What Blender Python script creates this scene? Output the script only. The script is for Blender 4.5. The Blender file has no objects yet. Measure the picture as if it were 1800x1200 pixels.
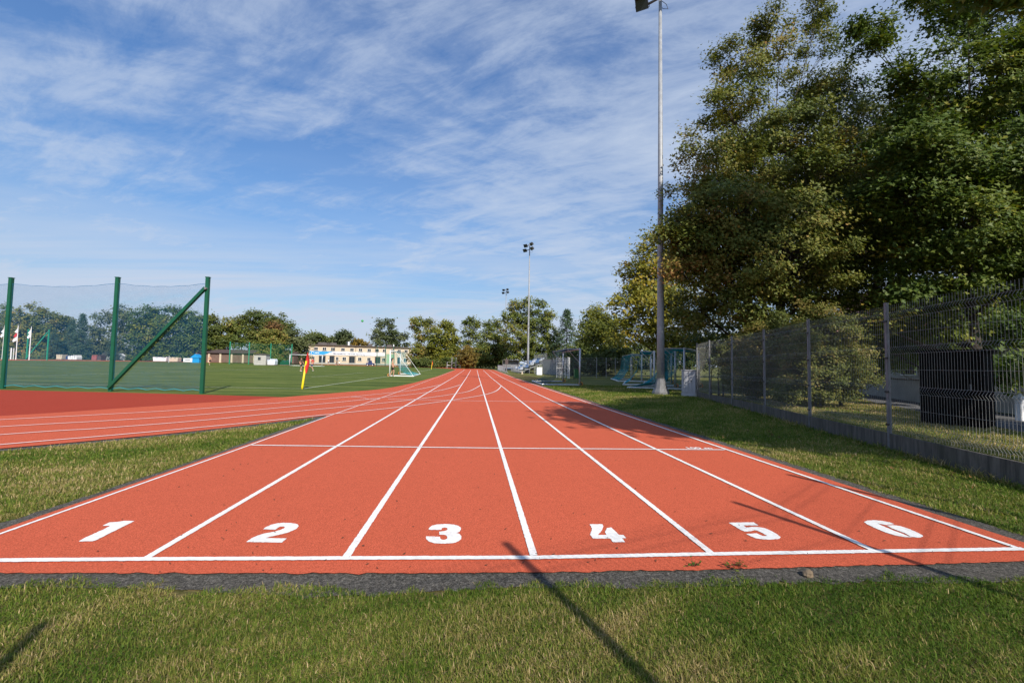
import bpy, bmesh, math, random
import numpy as np
from mathutils import Vector, Matrix
from mathutils.geometry import tessellate_polygon

C = bpy.context.scene.collection
R = math.radians
rng = np.random.default_rng(7)
random.seed(7)

# ------------------------------------------------------------------ camera model (world: +Y along the lanes, X right)
FPX, CH = 780.0, 1.275
_y = np.array([-65., -41., -FPX]); _y /= np.linalg.norm(_y)
_z = np.cross(np.array([935., -58., -FPX]), _y); _z /= np.linalg.norm(_z)
if _z[1] < 0: _z = -_z
_x = np.cross(_y, _z)
CAM = np.array([_x, _y, _z])

def hgt(x, y):
    return max(0., y - 45) * .0055 + max(0., -x - 30) * .0075
def spot(u, v, dist):
    """world point seen at (u, v) of the 1800 x 1200 photograph, dist metres up the track"""
    d = CAM @ np.array([u - 900., 600. - v, -FPX]); d = d * (dist / d[1])
    return Vector((d[0], d[1], d[2] + CH))
def base(u, dist):
    p = spot(u, 640, dist); return Vector((p.x, p.y, hgt(p.x, p.y)))

# ------------------------------------------------------------------ materials
def newmat(name):
    m = bpy.data.materials.new(name); m.use_nodes = True
    nt = m.node_tree; b = nt.nodes['Principled BSDF']
    return m, nt, b
def noise(nt, scale, detail=4, rough=.55, vec=None, dist=0):
    n = nt.nodes.new('ShaderNodeTexNoise'); n.inputs['Scale'].default_value = scale
    n.inputs['Detail'].default_value = detail; n.inputs['Roughness'].default_value = rough
    n.inputs['Distortion'].default_value = dist
    if vec is not None: nt.links.new(vec, n.inputs['Vector'])
    return n.outputs['Fac']
def ramp(nt, fac, stops):
    r = nt.nodes.new('ShaderNodeValToRGB'); e = r.color_ramp.elements
    while len(e) < len(stops): e.new(.5)
    for q, (p, c) in zip(e, stops):
        q.position = p; q.color = (c, c, c, 1) if isinstance(c, (int, float)) else (*c, 1)
    nt.links.new(fac, r.inputs['Fac']); return r.outputs['Color']
def mixc(nt, fac, a, b, mode='MIX'):
    m = nt.nodes.new('ShaderNodeMix'); m.data_type = 'RGBA'; m.blend_type = mode
    for s, v in ((m.inputs['Factor'], fac), (m.inputs['A'], a), (m.inputs['B'], b)):
        if isinstance(v, (int, float)): s.default_value = v
        elif isinstance(v, tuple): s.default_value = (*v, 1)
        else: nt.links.new(v, s)
    return m.outputs['Result']
def texco(nt, scale=None, kind='Object'):
    t = nt.nodes.new('ShaderNodeTexCoord').outputs[kind]
    if scale:
        mp = nt.nodes.new('ShaderNodeMapping'); mp.inputs['Scale'].default_value = scale
        nt.links.new(t, mp.inputs['Vector']); return mp.outputs['Vector']
    return t
def bump(nt, b, h, strength, dist=.01):
    n = nt.nodes.new('ShaderNodeBump'); n.inputs['Strength'].default_value = strength
    n.inputs['Distance'].default_value = dist
    nt.links.new(h, n.inputs['Height']); nt.links.new(n.outputs['Normal'], b.inputs['Normal'])

def plain(name, col, rough=.6, metal=0., var=.12, scale=6., bmp=0., bscale=60., spec=.4):
    """surface with wear: two noise scales vary a base colour and the roughness"""
    m, nt, b = newmat(name); v = texco(nt)
    f = noise(nt, scale, 5, .6, v)
    lo = tuple(c * (1 - var) for c in col); hi = tuple(min(1, c * (1 + var)) for c in col)
    nt.links.new(ramp(nt, f, [(.3, lo), (.7, hi)]), b.inputs['Base Color'])
    b.inputs['Roughness'].default_value = rough; b.inputs['Metallic'].default_value = metal
    b.inputs['Specular IOR Level'].default_value = spec
    if bmp: bump(nt, b, noise(nt, bscale, 3, .6, v), bmp)
    return m

def track_mat(name, col, dark):
    m, nt, b = newmat(name); v = texco(nt)
    g = noise(nt, 115, 4, .75, v); p = noise(nt, .55, 5, .6, v); q = noise(nt, 7, 5, .65, v)
    c = ramp(nt, g, [(.36, dark), (.5, col), (.62, tuple(min(1, k * 1.30 + .012) for k in col))])
    g2 = noise(nt, 38, 3, .7, v); c = mixc(nt, ramp(nt, g2, [(.40, .28), (.52, 0.)]), c, tuple(k * .62 for k in col))
    c = mixc(nt, ramp(nt, p, [(.35, 0.), (.7, .22)]), c, tuple(k * .80 for k in col))
    c = mixc(nt, ramp(nt, q, [(.45, 0.), (.75, .16)]), c, tuple(min(1, k * 1.22) for k in col))
    st = noise(nt, 1.0, 4, .6, texco(nt, (1.6, .12, 1)))
    c = mixc(nt, ramp(nt, st, [(.5, 0.), (.75, .14)]), c, tuple(k * .78 for k in col))
    sp = noise(nt, 42, 2, .5, v)
    c = mixc(nt, ramp(nt, sp, [(.725, 0.), (.75, .55)]), c, (.16, .05, .03))
    nt.links.new(c, b.inputs['Base Color']); b.inputs['Roughness'].default_value = .9
    b.inputs['Specular IOR Level'].default_value = .06
    bump(nt, b, noise(nt, 330, 2, .6, v), .55, .004)
    return m

def ground_mat(name, stops, s1, s2, rough=.95, vec=None, bs=90, bst=.6):
    m, nt, b = newmat(name); v = texco(nt, vec)
    f = mixc(nt, .5, noise(nt, s1, 6, .62, v), noise(nt, s2, 4, .65, v))
    nt.links.new(ramp(nt, f, stops), b.inputs['Base Color'])
    b.inputs['Roughness'].default_value = rough; b.inputs['Specular IOR Level'].default_value = .1
    bump(nt, b, noise(nt, bs, 3, .7, v), bst, .02)
    return m

def tint_mat(name, stops, trans=.3, rough=.55, spec=.3, attr='tint'):
    """leaf or blade: own colour from a per-leaf value, part of the light passes through"""
    m, nt, b = newmat(name)
    a = nt.nodes.new('ShaderNodeAttribute'); a.attribute_name = attr
    col = ramp(nt, a.outputs['Fac'], stops)
    nt.links.new(col, b.inputs['Base Color']); b.inputs['Roughness'].default_value = rough
    b.inputs['Specular IOR Level'].default_value = spec
    t = nt.nodes.new('ShaderNodeBsdfTranslucent')
    nt.links.new(mixc(nt, 1., col, (1., 1., .55), 'MULTIPLY'), t.inputs['Color'])
    x = nt.nodes.new('ShaderNodeMixShader'); x.inputs['Fac'].default_value = trans
    nt.links.new(b.outputs['BSDF'], x.inputs[1]); nt.links.new(t.outputs['BSDF'], x.inputs[2])
    nt.links.new(x.outputs['Shader'], nt.nodes['Material Output'].inputs['Surface'])
    return m

def glass_mat(name, col=(.03, .04, .05)):
    m, nt, b = newmat(name)
    b.inputs['Base Color'].default_value = (*col, 1); b.inputs['Roughness'].default_value = .08
    b.inputs['Specular IOR Level'].default_value = .6
    return m

def paint_mat():
    m, nt, b = newmat('white_paint'); v = texco(nt)
    c = ramp(nt, noise(nt, 30, 5, .65, v), [(.3, (.74, .72, .69)), (.6, (.88, .87, .84))])
    wear = mixc(nt, .5, noise(nt, 170, 3, .8, v), noise(nt, 4, 5, .7, v))
    c = mixc(nt, ramp(nt, wear, [(.56, 0.), (.66, .75)]), c, (.52, .20, .14))
    c = mixc(nt, ramp(nt, noise(nt, 2.2, 6, .7, v), [(.5, 0.), (.8, .28)]), c, (.45, .36, .30))
    nt.links.new(c, b.inputs['Base Color']); b.inputs['Roughness'].default_value = .75; b.inputs['Specular IOR Level'].default_value = .2
    bump(nt, b, noise(nt, 300, 2, .6, v), .4, .004); return m
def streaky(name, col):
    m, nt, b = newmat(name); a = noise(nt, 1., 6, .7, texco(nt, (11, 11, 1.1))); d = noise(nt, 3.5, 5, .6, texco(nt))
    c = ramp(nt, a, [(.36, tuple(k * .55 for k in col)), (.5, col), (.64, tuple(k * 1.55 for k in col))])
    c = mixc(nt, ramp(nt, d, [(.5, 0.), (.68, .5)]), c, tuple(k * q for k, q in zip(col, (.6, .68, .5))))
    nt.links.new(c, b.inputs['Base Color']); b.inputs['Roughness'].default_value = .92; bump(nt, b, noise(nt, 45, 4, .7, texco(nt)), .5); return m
M = dict(
    track=track_mat('track_rubber', (.575, .117, .059), (.30, .058, .032)),
    apron=track_mat('apron_rubber', (.37, .052, .028), (.24, .034, .020)),
    paint=paint_mat(),
    asphalt=ground_mat('bitumen', [(.36, (.025, .022, .019)), (.47, (.10, .092, .080)), (.56, (.20, .182, .157)), (.66, (.46, .42, .36))], 60, 150, bs=150, bst=1.),
    path=ground_mat('path_asphalt', [(.35, (.09, .09, .095)), (.6, (.17, .17, .175))], 8, 60),
    soil=ground_mat('turf_soil', [(.35, (.06, .06, .018)), (.5, (.12, .105, .036)), (.62, (.22, .16, .075))], 5, 40),
    verge=ground_mat('verge_turf', [(.36, (.07, .09, .018)), (.5, (.125, .135, .034)), (.63, (.23, .19, .08))], .5, 6, bs=40, bst=.9),
    pitch=ground_mat('pitch_turf', [(.40, (.050, .078, .015)), (.5, (.10, .136, .027)), (.59, (.165, .185, .048))], .35, 3.2, vec=(.3, 1.9, 1), bs=30, bst=.9),
    chalk=plain('chalk', (.50, .52, .40), .9, var=.35, scale=9),
    galv=plain('galvanised', (.31, .32, .335), .55, .15, .18, 5), fpost=plain('fence_post_zinc', (.17, .17, .18), .55, .2, .25, 6),
    galvd=plain('galvanised_dull', (.17, .17, .175), .6, .15, .2, 7),
    wire=plain('fence_wire', (.30, .30, .29), .5, .15, .15, 9),
    alu=plain('aluminium', (.62, .63, .66), .4, .5, .1, 4),
    whitem=plain('white_metal', (.80, .80, .80), .4, 0, .06, 5),
    black=plain('black_plastic', (.018, .018, .02), .5, 0, .2, 8),
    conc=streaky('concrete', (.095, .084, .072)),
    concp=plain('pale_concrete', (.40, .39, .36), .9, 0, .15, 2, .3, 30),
    greenp=plain('green_paint', (.007, .085, .044), .35, 0, .12, 3),
    greent=plain('green_paint_pale', (.02, .26, .15), .45, 0, .12, 3),
    cord=plain('net_cord', (.015, .15, .33), .8, 0, .2, .8),
    cordt=plain('teal_cord', (.02, .30, .36), .8, 0, .15, 2),
    cordd=plain('dark_blue_cord', (.035, .085, .14), .8, 0, .15, 2),
    cordg=plain('green_cord', (.015, .20, .12), .8, 0, .15, 2),
    yellow=plain('yellow_plastic', (.82, .60, .01), .4, 0, .05, 3),
    red=plain('red_cloth', (.52, .025, .022), .7, 0, .12, 6),
    orange=plain('orange_tyre', (.55, .24, .06), .6, 0, .1, 6),
    cream=plain('cream_render', (.58, .48, .36), .9, 0, .06, .6, .2, 30),
    roof=plain('dark_felt_roof', (.10, .085, .08), .8, 0, .2, 2),
    brown=plain('brown_boards', (.155, .10, .078), .8, 0, .2, 1.5),
    broof=plain('brown_roof', (.085, .060, .058), .8, 0, .15, 1.5),
    tile=plain('pink_brown_tiles', (.27, .155, .135), .8, 0, .22, 2.2),
    tilered=plain('red_tiles', (.34, .10, .07), .8, 0, .2, 3),
    glass=glass_mat('window_glass'),
    blue=plain('blue_print', (.015, .30, .66), .5, 0, .05, 2),
    navy=plain('navy', (.02, .045, .16), .6, 0, .1, 4),
    seatw=plain('white_seat', (.72, .76, .82), .45, 0, .08, 6),
    seatb=plain('blue_seat', (.10, .22, .48), .45, 0, .12, 6),
    binm=plain('green_bin', (.05, .17, .05), .5, 0, .1, 4),
    cab=plain('grey_cabinet', (.40, .40, .42), .55, 0, .08, 5),
    wood=plain('dark_stained_boards', (.006, .0055, .0055), .95, 0, .3, 4, .4, 20, .05),
    skin=plain('skin', (.52, .28, .18), .55, 0, .06, 12),
    hair=plain('hair', (.03, .02, .013), .7, 0, .2, 20),
    cloth_black=plain('black_cloth', (.015, .015, .017), .85, 0, .2, 9),
    cloth_red=plain('red_shirt', (.66, .03, .045), .85, 0, .1, 9),
    cloth_dark=plain('dark_shirt', (.05, .035, .035), .85, 0, .2, 9),
    cloth_white=plain('white_shirt', (.75, .74, .72), .85, 0, .06, 9),
    ball=plain('green_ball', (.04, .35, .08), .5, 0, .1, 9),
    bark=plain('bark', (.050, .040, .032), .95, 0, .35, 12, .8, 30),
    barkp=plain('pale_bark', (.17, .15, .125), .95, 0, .3, 9, .6, 25),
    stone=plain('stone', (.19, .14, .09), .9, 0, .2, 20),
    litter=plain('dead_leaf', (.085, .04, .02), .9, 0, .4, 3),
)
GREEN_BROWN = [(0, (.066, .098, .018)), (.30, (.128, .158, .028)), (.60, (.215, .210, .042)), (.82, (.30, .215, .055)), (1, (.42, .21, .07))]
GREEN = [(0, (.042, .078, .012)), (.35, (.078, .125, .018)), (.65, (.150, .185, .026)), (.9, (.31, .29, .04)), (1, (.42, .30, .06))]
YELLOWG = [(0, (.08, .10, .012)), (.4, (.20, .20, .022)), (.75, (.29, .235, .022)), (1, (.42, .27, .04))]
OLIVE = [(0, (.050, .076, .016)), (.4, (.105, .130, .026)), (.75, (.175, .175, .038)), (1, (.28, .20, .06))]
SPRUCE = [(0, (.022, .045, .022)), (.5, (.045, .08, .036)), (1, (.085, .115, .05))]
AUTUMN = [(0, (.09, .075, .016)), (.4, (.20, .14, .022)), (.75, (.33, .20, .03)), (1, (.42, .25, .06))]
RUSSET = [(0, (.08, .05, .016)), (.5, (.17, .095, .032)), (1, (.28, .15, .06))]
PALE = [(0, (.06, .085, .03)), (.5, (.13, .15, .06)), (1, (.22, .23, .10))]
L = {k: tint_mat('leaves_' + k, v) for k, v in dict(green_brown=GREEN_BROWN, green=GREEN, yellow=YELLOWG, olive=OLIVE, autumn=AUTUMN, russet=RUSSET, pale=PALE).items()}
L['spruce'] = tint_mat('needles', SPRUCE, .1)
GRASS = tint_mat('grass_blade', [(0, (.055, .115, .010)), (.3, (.118, .190, .020)), (.52, (.215, .240, .042)), (.72, (.38, .30, .11)), (1, (.60, .45, .25))], .35, .6, .2)

# ------------------------------------------------------------------ object helpers
def tag(o, label=None, cat=None, group=None, kind=None):
    for k, v in (('label', label), ('category', cat), ('group', group), ('kind', kind)):
        if v: o[k] = v
    return o
def thing(name, label, cat, loc=(0, 0, 0), rz=0., group=None):
    o = bpy.data.objects.new(name, None); C.objects.link(o)
    o.location = loc; o.rotation_euler = (0, 0, rz); o.empty_display_size = .2
    return tag(o, label, cat, group)
def link(name, me, mat, parent=None, smooth=False):
    o = bpy.data.objects.new(name, me); C.objects.link(o)
    if mat is not None: me.materials.append(mat)
    if parent is not None: o.parent = parent
    if smooth: me.polygons.foreach_set('use_smooth', [True] * len(me.polygons))
    return o
def dup(root, loc=None, rz=None, label=None):
    r = root.copy(); C.objects.link(r)
    if loc is not None: r.location = loc
    if rz is not None: r.rotation_euler = (0, 0, rz)
    if label: r['label'] = label
    for ch in list(root.children):
        c = ch.copy(); C.objects.link(c); c.parent = r
        for g in ch.children:
            d = g.copy(); C.objects.link(d); d.parent = c
    return r

class MB:
    """collects faces for ONE mesh object"""
    def __init__(s): s.v = []; s.f = []
    def add(s, vs, fs):
        n = len(s.v); s.v += [tuple(v) for v in vs]; s.f += [tuple(i + n for i in f) for f in fs]; return s
    def box(s, c, size, rz=0., rot=None):
        x, y, z = (k / 2 for k in size); m = rot or Matrix.Rotation(rz, 3, 'Z'); c = Vector(c)
        vs = [c + m @ Vector((a * x, b * y, d * z)) for a in (-1, 1) for b in (-1, 1) for d in (-1, 1)]
        return s.add(vs, [(0, 1, 3, 2), (4, 6, 7, 5), (0, 4, 5, 1), (2, 3, 7, 6), (0, 2, 6, 4), (1, 5, 7, 3)])
    def tube(s, pts, r, n=8, cap=True, closed=False):
        pts = [Vector(p) for p in pts]; rs = r if isinstance(r, (list, tuple)) else [r] * len(pts)
        vs, fs = [], []; ref = None
        for i, p in enumerate(pts):
            a = pts[max(i - 1, 0)]; b = pts[min(i + 1, len(pts) - 1)]
            if closed: a = pts[i - 1]; b = pts[(i + 1) % len(pts)]
            t = (b - a).normalized()
            if ref is None:
                ref = Vector((0, 0, 1)) if abs(t.z) < .9 else Vector((1, 0, 0))
            u = (ref - t * ref.dot(t)).normalized(); w = t.cross(u); ref = u
            for k in range(n):
                q = 2 * math.pi * (k + .5) / n
                vs.append(p + (u * math.cos(q) + w * math.sin(q)) * rs[i])
        m = len(pts)
        for i in range(m if closed else m - 1):
            for k in range(n):
                j = (i + 1) % m
                fs.append((i * n + k, i * n + (k + 1) % n, j * n + (k + 1) % n, j * n + k))
        if cap and not closed:
            fs.append(tuple(range(n - 1, -1, -1))); fs.append(tuple((m - 1) * n + k for k in range(n)))
        return s.add(vs, fs)
    def poly(s, pts, thick=None, direction=None):
        """flat polygon; with thick an extruded plate along direction"""
        pts = [Vector(p) for p in pts]; tri = tessellate_polygon([pts]); n = len(pts)
        if thick is None: return s.add(pts, tri)
        d = Vector(direction).normalized() * thick; vs = pts + [p + d for p in pts]
        fs = [tuple(t) for t in tri] + [tuple(i + n for i in reversed(t)) for t in tri]
        fs += [(i, (i + 1) % n, (i + 1) % n + n, i + n) for i in range(n)]
        return s.add(vs, fs)
    def sphere(s, c, r, nu=16, nv=10, sc=(1, 1, 1)):
        c = Vector(c); vs = [c + Vector((0, 0, r * sc[2]))]; fs = []
        for j in range(1, nv):
            for i in range(nu):
                a, b = math.pi * j / nv, 2 * math.pi * i / nu
                vs.append(c + Vector((r * sc[0] * math.sin(a) * math.cos(b), r * sc[1] * math.sin(a) * math.sin(b), r * sc[2] * math.cos(a))))
        vs.append(c - Vector((0, 0, r * sc[2]))); e = len(vs) - 1
        for i in range(nu):
            fs.append((0, 1 + i, 1 + (i + 1) % nu)); fs.append((e, e - nu + (i + 1) % nu, e - nu + i))
            for j in range(nv - 2):
                a = 1 + j * nu; fs.append((a + i, a + nu + i, a + nu + (i + 1) % nu, a + (i + 1) % nu))
        return s.add(vs, fs)
    def build(s, name, mat, parent=None, smooth=False, bevel=0.):
        me = bpy.data.meshes.new(name); me.from_pydata(s.v, [], s.f); me.update()
        if bevel:
            bm = bmesh.new(); bm.from_mesh(me); bmesh.ops.remove_doubles(bm, verts=bm.verts, dist=1e-5)
            bmesh.ops.bevel(bm, geom=[e for e in bm.edges if e.calc_face_angle(0) > .6], offset=bevel, segments=2, affect='EDGES')
            bm.to_mesh(me); bm.free()
        return link(name, me, mat, parent, smooth)

def npmesh(name, verts, faces_n, idx, mat, parent=None, tint=None, smooth=False):
    """faces_n: loops per face (array), idx: flat loop vertex indices"""
    me = bpy.data.meshes.new(name)
    me.vertices.add(len(verts)); me.vertices.foreach_set('co', np.ascontiguousarray(verts, dtype=np.float32).ravel())
    me.loops.add(len(idx)); me.loops.foreach_set('vertex_index', np.ascontiguousarray(idx, dtype=np.int32))
    me.polygons.add(len(faces_n)); st = np.concatenate([[0], np.cumsum(faces_n)[:-1]]).astype(np.int32)
    me.polygons.foreach_set('loop_start', st)
    if tint is not None:
        a = me.attributes.new('tint', 'FLOAT', 'POINT'); a.data.foreach_set('value', np.ascontiguousarray(tint, dtype=np.float32))
    me.update(calc_edges=True)
    return link(name, me, mat, parent, smooth)

def sticks(P0, P1, r0, r1, n=3):
    """many tapered prisms at once -> verts, faces_n, idx"""
    P0 = np.asarray(P0, float); P1 = np.asarray(P1, float); K = len(P0)
    t = P1 - P0; t /= (np.linalg.norm(t, axis=1, keepdims=True) + 1e-9)
    ref = np.where(np.abs(t[:, 2:3]) < .9, [[0, 0, 1.]], [[1., 0, 0]])
    u = np.cross(t, ref); u /= np.linalg.norm(u, axis=1, keepdims=True); w = np.cross(t, u)
    r0 = np.broadcast_to(r0, (K,)); r1 = np.broadcast_to(r1, (K,))
    vs = np.empty((K, 2 * n, 3))
    for k in range(n):
        q = 2 * math.pi * k / n; d = u * math.cos(q) + w * math.sin(q)
        vs[:, k] = P0 + d * r0[:, None]; vs[:, n + k] = P1 + d * r1[:, None]
    f = np.array([[k, (k + 1) % n, n + (k + 1) % n, n + k] for k in range(n)])
    idx = (np.arange(K)[:, None, None] * 2 * n + f[None]).ravel()
    return vs.reshape(-1, 3), np.full(K * n, 4), idx
def stick_obj(name, P0, P1, r0, r1, mat, parent=None, n=3):
    return npmesh(name, *sticks(P0, P1, r0, r1, n), mat, parent)

def net_lines(a, b, c, d, su, sv, sag=0.):
    """cords of a net over the patch a-b (bottom) d-c (top)"""
    a, b, c, d = (np.array(q, float) for q in (a, b, c, d)); P0, P1 = [], []
    nu = max(2, int(np.linalg.norm(b - a) / su)); nv = max(2, int(np.linalg.norm(d - a) / sv))
    def pt(u, v):
        return (a * (1 - u) + b * u) * (1 - v) + (d * (1 - u) + c * u) * v - np.array([0, 0, sag * 4 * u * (1 - u) * v])
    for i in range(nu + 1):
        for k in range(3): P0.append(pt(i / nu, k / 3)); P1.append(pt(i / nu, (k + 1) / 3))
    for j in range(nv + 1):
        for k in range(8): P0.append(pt(k / 8, j / nv)); P1.append(pt((k + 1) / 8, j / nv))
    return P0, P1

# ------------------------------------------------------------------ ground sheets that follow the gentle rise of the land
def sheet(name, pts, z, mat, parent=None, kind=None, label=None, cuts=()):
    bm = bmesh.new(); vs = [bm.verts.new((p[0], p[1], 0)) for p in pts]
    for t in tessellate_polygon([[Vector((p[0], p[1], 0)) for p in pts]]): 
        try: bm.faces.new([vs[i] for i in t])
        except ValueError: pass
    for co, no in [((0, 45, 0), (0, 1, 0)), ((-30, 0, 0), (1, 0, 0))] + list(cuts):
        bmesh.ops.bisect_plane(bm, geom=bm.verts[:] + bm.edges[:] + bm.faces[:], plane_co=co, plane_no=no)
    bmesh.ops.recalc_face_normals(bm, faces=bm.faces)
    for f in bm.faces:
        if f.normal.z < 0: f.normal_flip()
    for v in bm.verts: v.co.z = hgt(v.co.x, v.co.y) + z
    me = bpy.data.meshes.new(name); bm.to_mesh(me); bm.free()
    o = link(name, me, mat, parent)
    if kind: o['kind'] = kind
    if label: o['label'] = label
    return o
def strip_pts(pts, w):
    """outline of a painted line of width w along pts"""
    P = [Vector((p[0], p[1])) for p in pts]; l, r = [], []
    for i, p in enumerate(P):
        t = (P[min(i + 1, len(P) - 1)] - P[max(i - 1, 0)]).normalized(); n = Vector((-t.y, t.x)) * w / 2
        l.append(p + n); r.append(p - n)
    return l + r[::-1]
def smooth_line(pts, n=6):
    out = []; P = [np.array(p, float) for p in pts]
    for i in range(len(P) - 1):
        p0, p1, p2, p3 = P[max(i - 1, 0)], P[i], P[i + 1], P[min(i + 2, len(P) - 1)]
        for k in range(n):
            t = k / n
            out.append(.5 * ((2 * p1) + (p2 - p0) * t + (2 * p0 - 5 * p1 + 4 * p2 - p3) * t * t + (3 * p1 - p0 - 3 * p2 + p3) * t ** 3))
    return [tuple(q) for q in out] + [tuple(P[-1])]
def wavy(pts, amp, step, sd):
    r = np.random.default_rng(sd); out = []
    for i in range(len(pts) - 1):
        a, b = np.array(pts[i]), np.array(pts[i + 1]); n = max(1, int(np.linalg.norm(b - a) / step))
        for k in range(n):
            q = a + (b - a) * k / n; out.append((q[0] + r.normal(0, amp), q[1] + r.normal(0, amp)))
    return out + [tuple(pts[-1])]

# ---- leaves
LEAF6 = np.array([[0, 0, 0], [-.50, .30, .05], [-.17, .46, -.02], [0, 1., .10], [.17, .46, -.02], [.50, .30, .05]])
LEAF4 = np.array([[0, 0, 0], [-.36, .5, .06], [0, 1., 0], [.36, .5, .06]])
def leaf_cloud(cen, out, per, spread, size, r, shape, flat=.6, droop=.25, tb=None):
    K = len(cen); n = K * per; ci = np.repeat(np.arange(K), per)
    off = r.normal(0, 1, (n, 3)) * spread[ci][:, None]; off[:, 2] *= flat
    p = cen[ci] + off
    nrm = r.normal(0, .50, (n, 3)) + np.array([.16, -.45, .70]) + out[ci] * .55
    nrm /= np.linalg.norm(nrm, axis=1, keepdims=True)
    d = r.normal(0, 1, (n, 3)) + out[ci] * .5 - np.array([0, 0, droop])
    d -= nrm * (d * nrm).sum(1, keepdims=True); d /= np.linalg.norm(d, axis=1, keepdims=True)
    s = np.cross(d, nrm); sz = (size * r.uniform(.65, 1.25, n))[:, None, None]
    V = p[:, None] + sz * (s[:, None] * shape[None, :, 0:1] + d[:, None] * shape[None, :, 1:2] + nrm[:, None] * shape[None, :, 2:3])
    t = np.clip((tb[ci] if tb is not None else .4) + r.normal(0, .13, n), 0, 1)
    return V, t
def crown_mesh(V, t, mat, parent, name='crown'):
    n, k = V.shape[0], V.shape[1]
    if k == 4:
        idx = (np.arange(n)[:, None] * 4 + np.array([[0, 1, 2, 0, 2, 3]])).ravel(); fn = np.full(n * 2, 3)
    else:
        idx = (np.arange(n)[:, None] * 6 + np.array([[0, 1, 2, 0, 2, 3, 4, 0, 4, 5]])).ravel(); fn = np.tile([3, 4, 3], n)
    return npmesh(name, V.reshape(-1, 3), fn, idx, mat, parent, np.repeat(t, k))

# ------------------------------------------------------------------ sky, sun, camera
SUN_EL, SUN_DIR = R(35.5), Vector((-.328, .945, 0)).normalized()      # SUN_DIR: the way shadows fall
w = bpy.data.worlds.new('World'); bpy.context.scene.world = w; w.use_nodes = True
nt = w.node_tree; bg = nt.nodes['Background']
sky = nt.nodes.new('ShaderNodeTexSky'); sky.sky_type = 'NISHITA'; sky.sun_disc = False
sky.sun_elevation = SUN_EL; sky.sun_rotation = math.atan2(-SUN_DIR.x, -SUN_DIR.y)
sky.altitude = 100; sky.air_density = 1.1; sky.dust_density = .35; sky.ozone_density = 3.5
tc = nt.nodes.new('ShaderNodeTexCoord'); sp = nt.nodes.new('ShaderNodeSeparateXYZ')
nt.links.new(tc.outputs['Generated'], sp.inputs[0])
def mth(op, a, b=None, c=None):
    n = nt.nodes.new('ShaderNodeMath'); n.operation = op
    for s, v in zip(n.inputs, (a, b, c)):
        if v is None: continue
        if isinstance(v, (int, float)): s.default_value = v
        else: nt.links.new(v, s)
    return n.outputs[0]
den = mth('ADD', mth('MAXIMUM', sp.outputs['Z'], 0.), .14)
cb = nt.nodes.new('ShaderNodeCombineXYZ')
nt.links.new(mth('DIVIDE', sp.outputs['X'], den), cb.inputs[0]); nt.links.new(mth('DIVIDE', sp.outputs['Y'], den), cb.inputs[1])
def cloud(rot, scl, loc, nscale, detail, rough, dist):
    mp = nt.nodes.new('ShaderNodeMapping'); mp.vector_type = 'TEXTURE'
    mp.inputs['Rotation'].default_value = (0, 0, R(rot)); mp.inputs['Scale'].default_value = scl; mp.inputs['Location'].default_value = loc
    nt.links.new(cb.outputs[0], mp.inputs['Vector'])
    return noise(nt, nscale, detail, rough, mp.outputs['Vector'], dist)
wisp = cloud(20, (2.6, .9, 1), (3.1, 1.7, 0), 1.5, 9, .62, .45)
fine = cloud(-28, (1.7, .7, 1), (7.3, 2.2, 0), 4.2, 10, .68, .35)
patch = cloud(35, (1.6, 1.0, 1), (1.3, 5.2, 0), .8, 3, .5, .3)
low = cloud(3, (6., 1.4, 1), (.4, 2.9, 0), 1.3, 7, .6, .5)
body = mth('ADD', mth('MULTIPLY', wisp, .52), mth('MULTIPLY', fine, .48))
body = mth('ADD', body, mth('MULTIPLY', mth('SUBTRACT', patch, .5), .55))
body = mth('ADD', body, mth('SUBTRACT', mth('MULTIPLY', sp.outputs['X'], .075), .0))            # thicker towards the right-hand side of the sky
hi = ramp(nt, body, [(.39, 0.), (.46, .17), (.54, .50), (.67, .84)])
lo = ramp(nt, low, [(.42, 0.), (.50, .42), (.60, .85)])
band = ramp(nt, sp.outputs['Z'], [(0., 1.), (.16, .85), (.34, .15), (.5, 0.)])
cover = mth('MAXIMUM', hi, mth('MULTIPLY', lo, band))
veil = ramp(nt, sp.outputs['Z'], [(0., .56), (.12, .28), (.3, .06), (.55, .02)])
cover = mth('MINIMUM', mth('ADD', cover, veil), .95)
zt = ramp(nt, sp.outputs['Z'], [(0., (3.9, 4.5, 5.6)), (.5, (4.0, 4.6, 5.8)), (1., (3.4, 4.1, 5.6))])
mul = nt.nodes.new('ShaderNodeMix'); mul.data_type = 'RGBA'; mul.blend_type = 'MULTIPLY'; mul.inputs['Factor'].default_value = 1
nt.links.new(sky.outputs['Color'], mul.inputs['A']); nt.links.new(ramp(nt, sp.outputs['Z'], [(0., (.60, .63, .66)), (.12, (.60, .70, .80)), (.30, (.64, .86, 1.04)), (.6, (.70, .96, 1.24))]), mul.inputs['B'])
col = mixc(nt, cover, mul.outputs['Result'], (4.25, 4.95, 6.15))
nt.links.new(col, bg.inputs['Color']); bg.inputs['Strength'].default_value = .115

sl = bpy.data.lights.new('sun', 'SUN'); sl.energy = 4.9; sl.angle = R(.53); sl.color = (1., .93, .82)
so = bpy.data.objects.new('sun', sl); C.objects.link(so)
dl = Vector((SUN_DIR.x * math.cos(SUN_EL), SUN_DIR.y * math.cos(SUN_EL), -math.sin(SUN_EL)))
so.rotation_euler = dl.to_track_quat('-Z', 'Y').to_euler(); so.location = (6, -20, 20)

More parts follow.
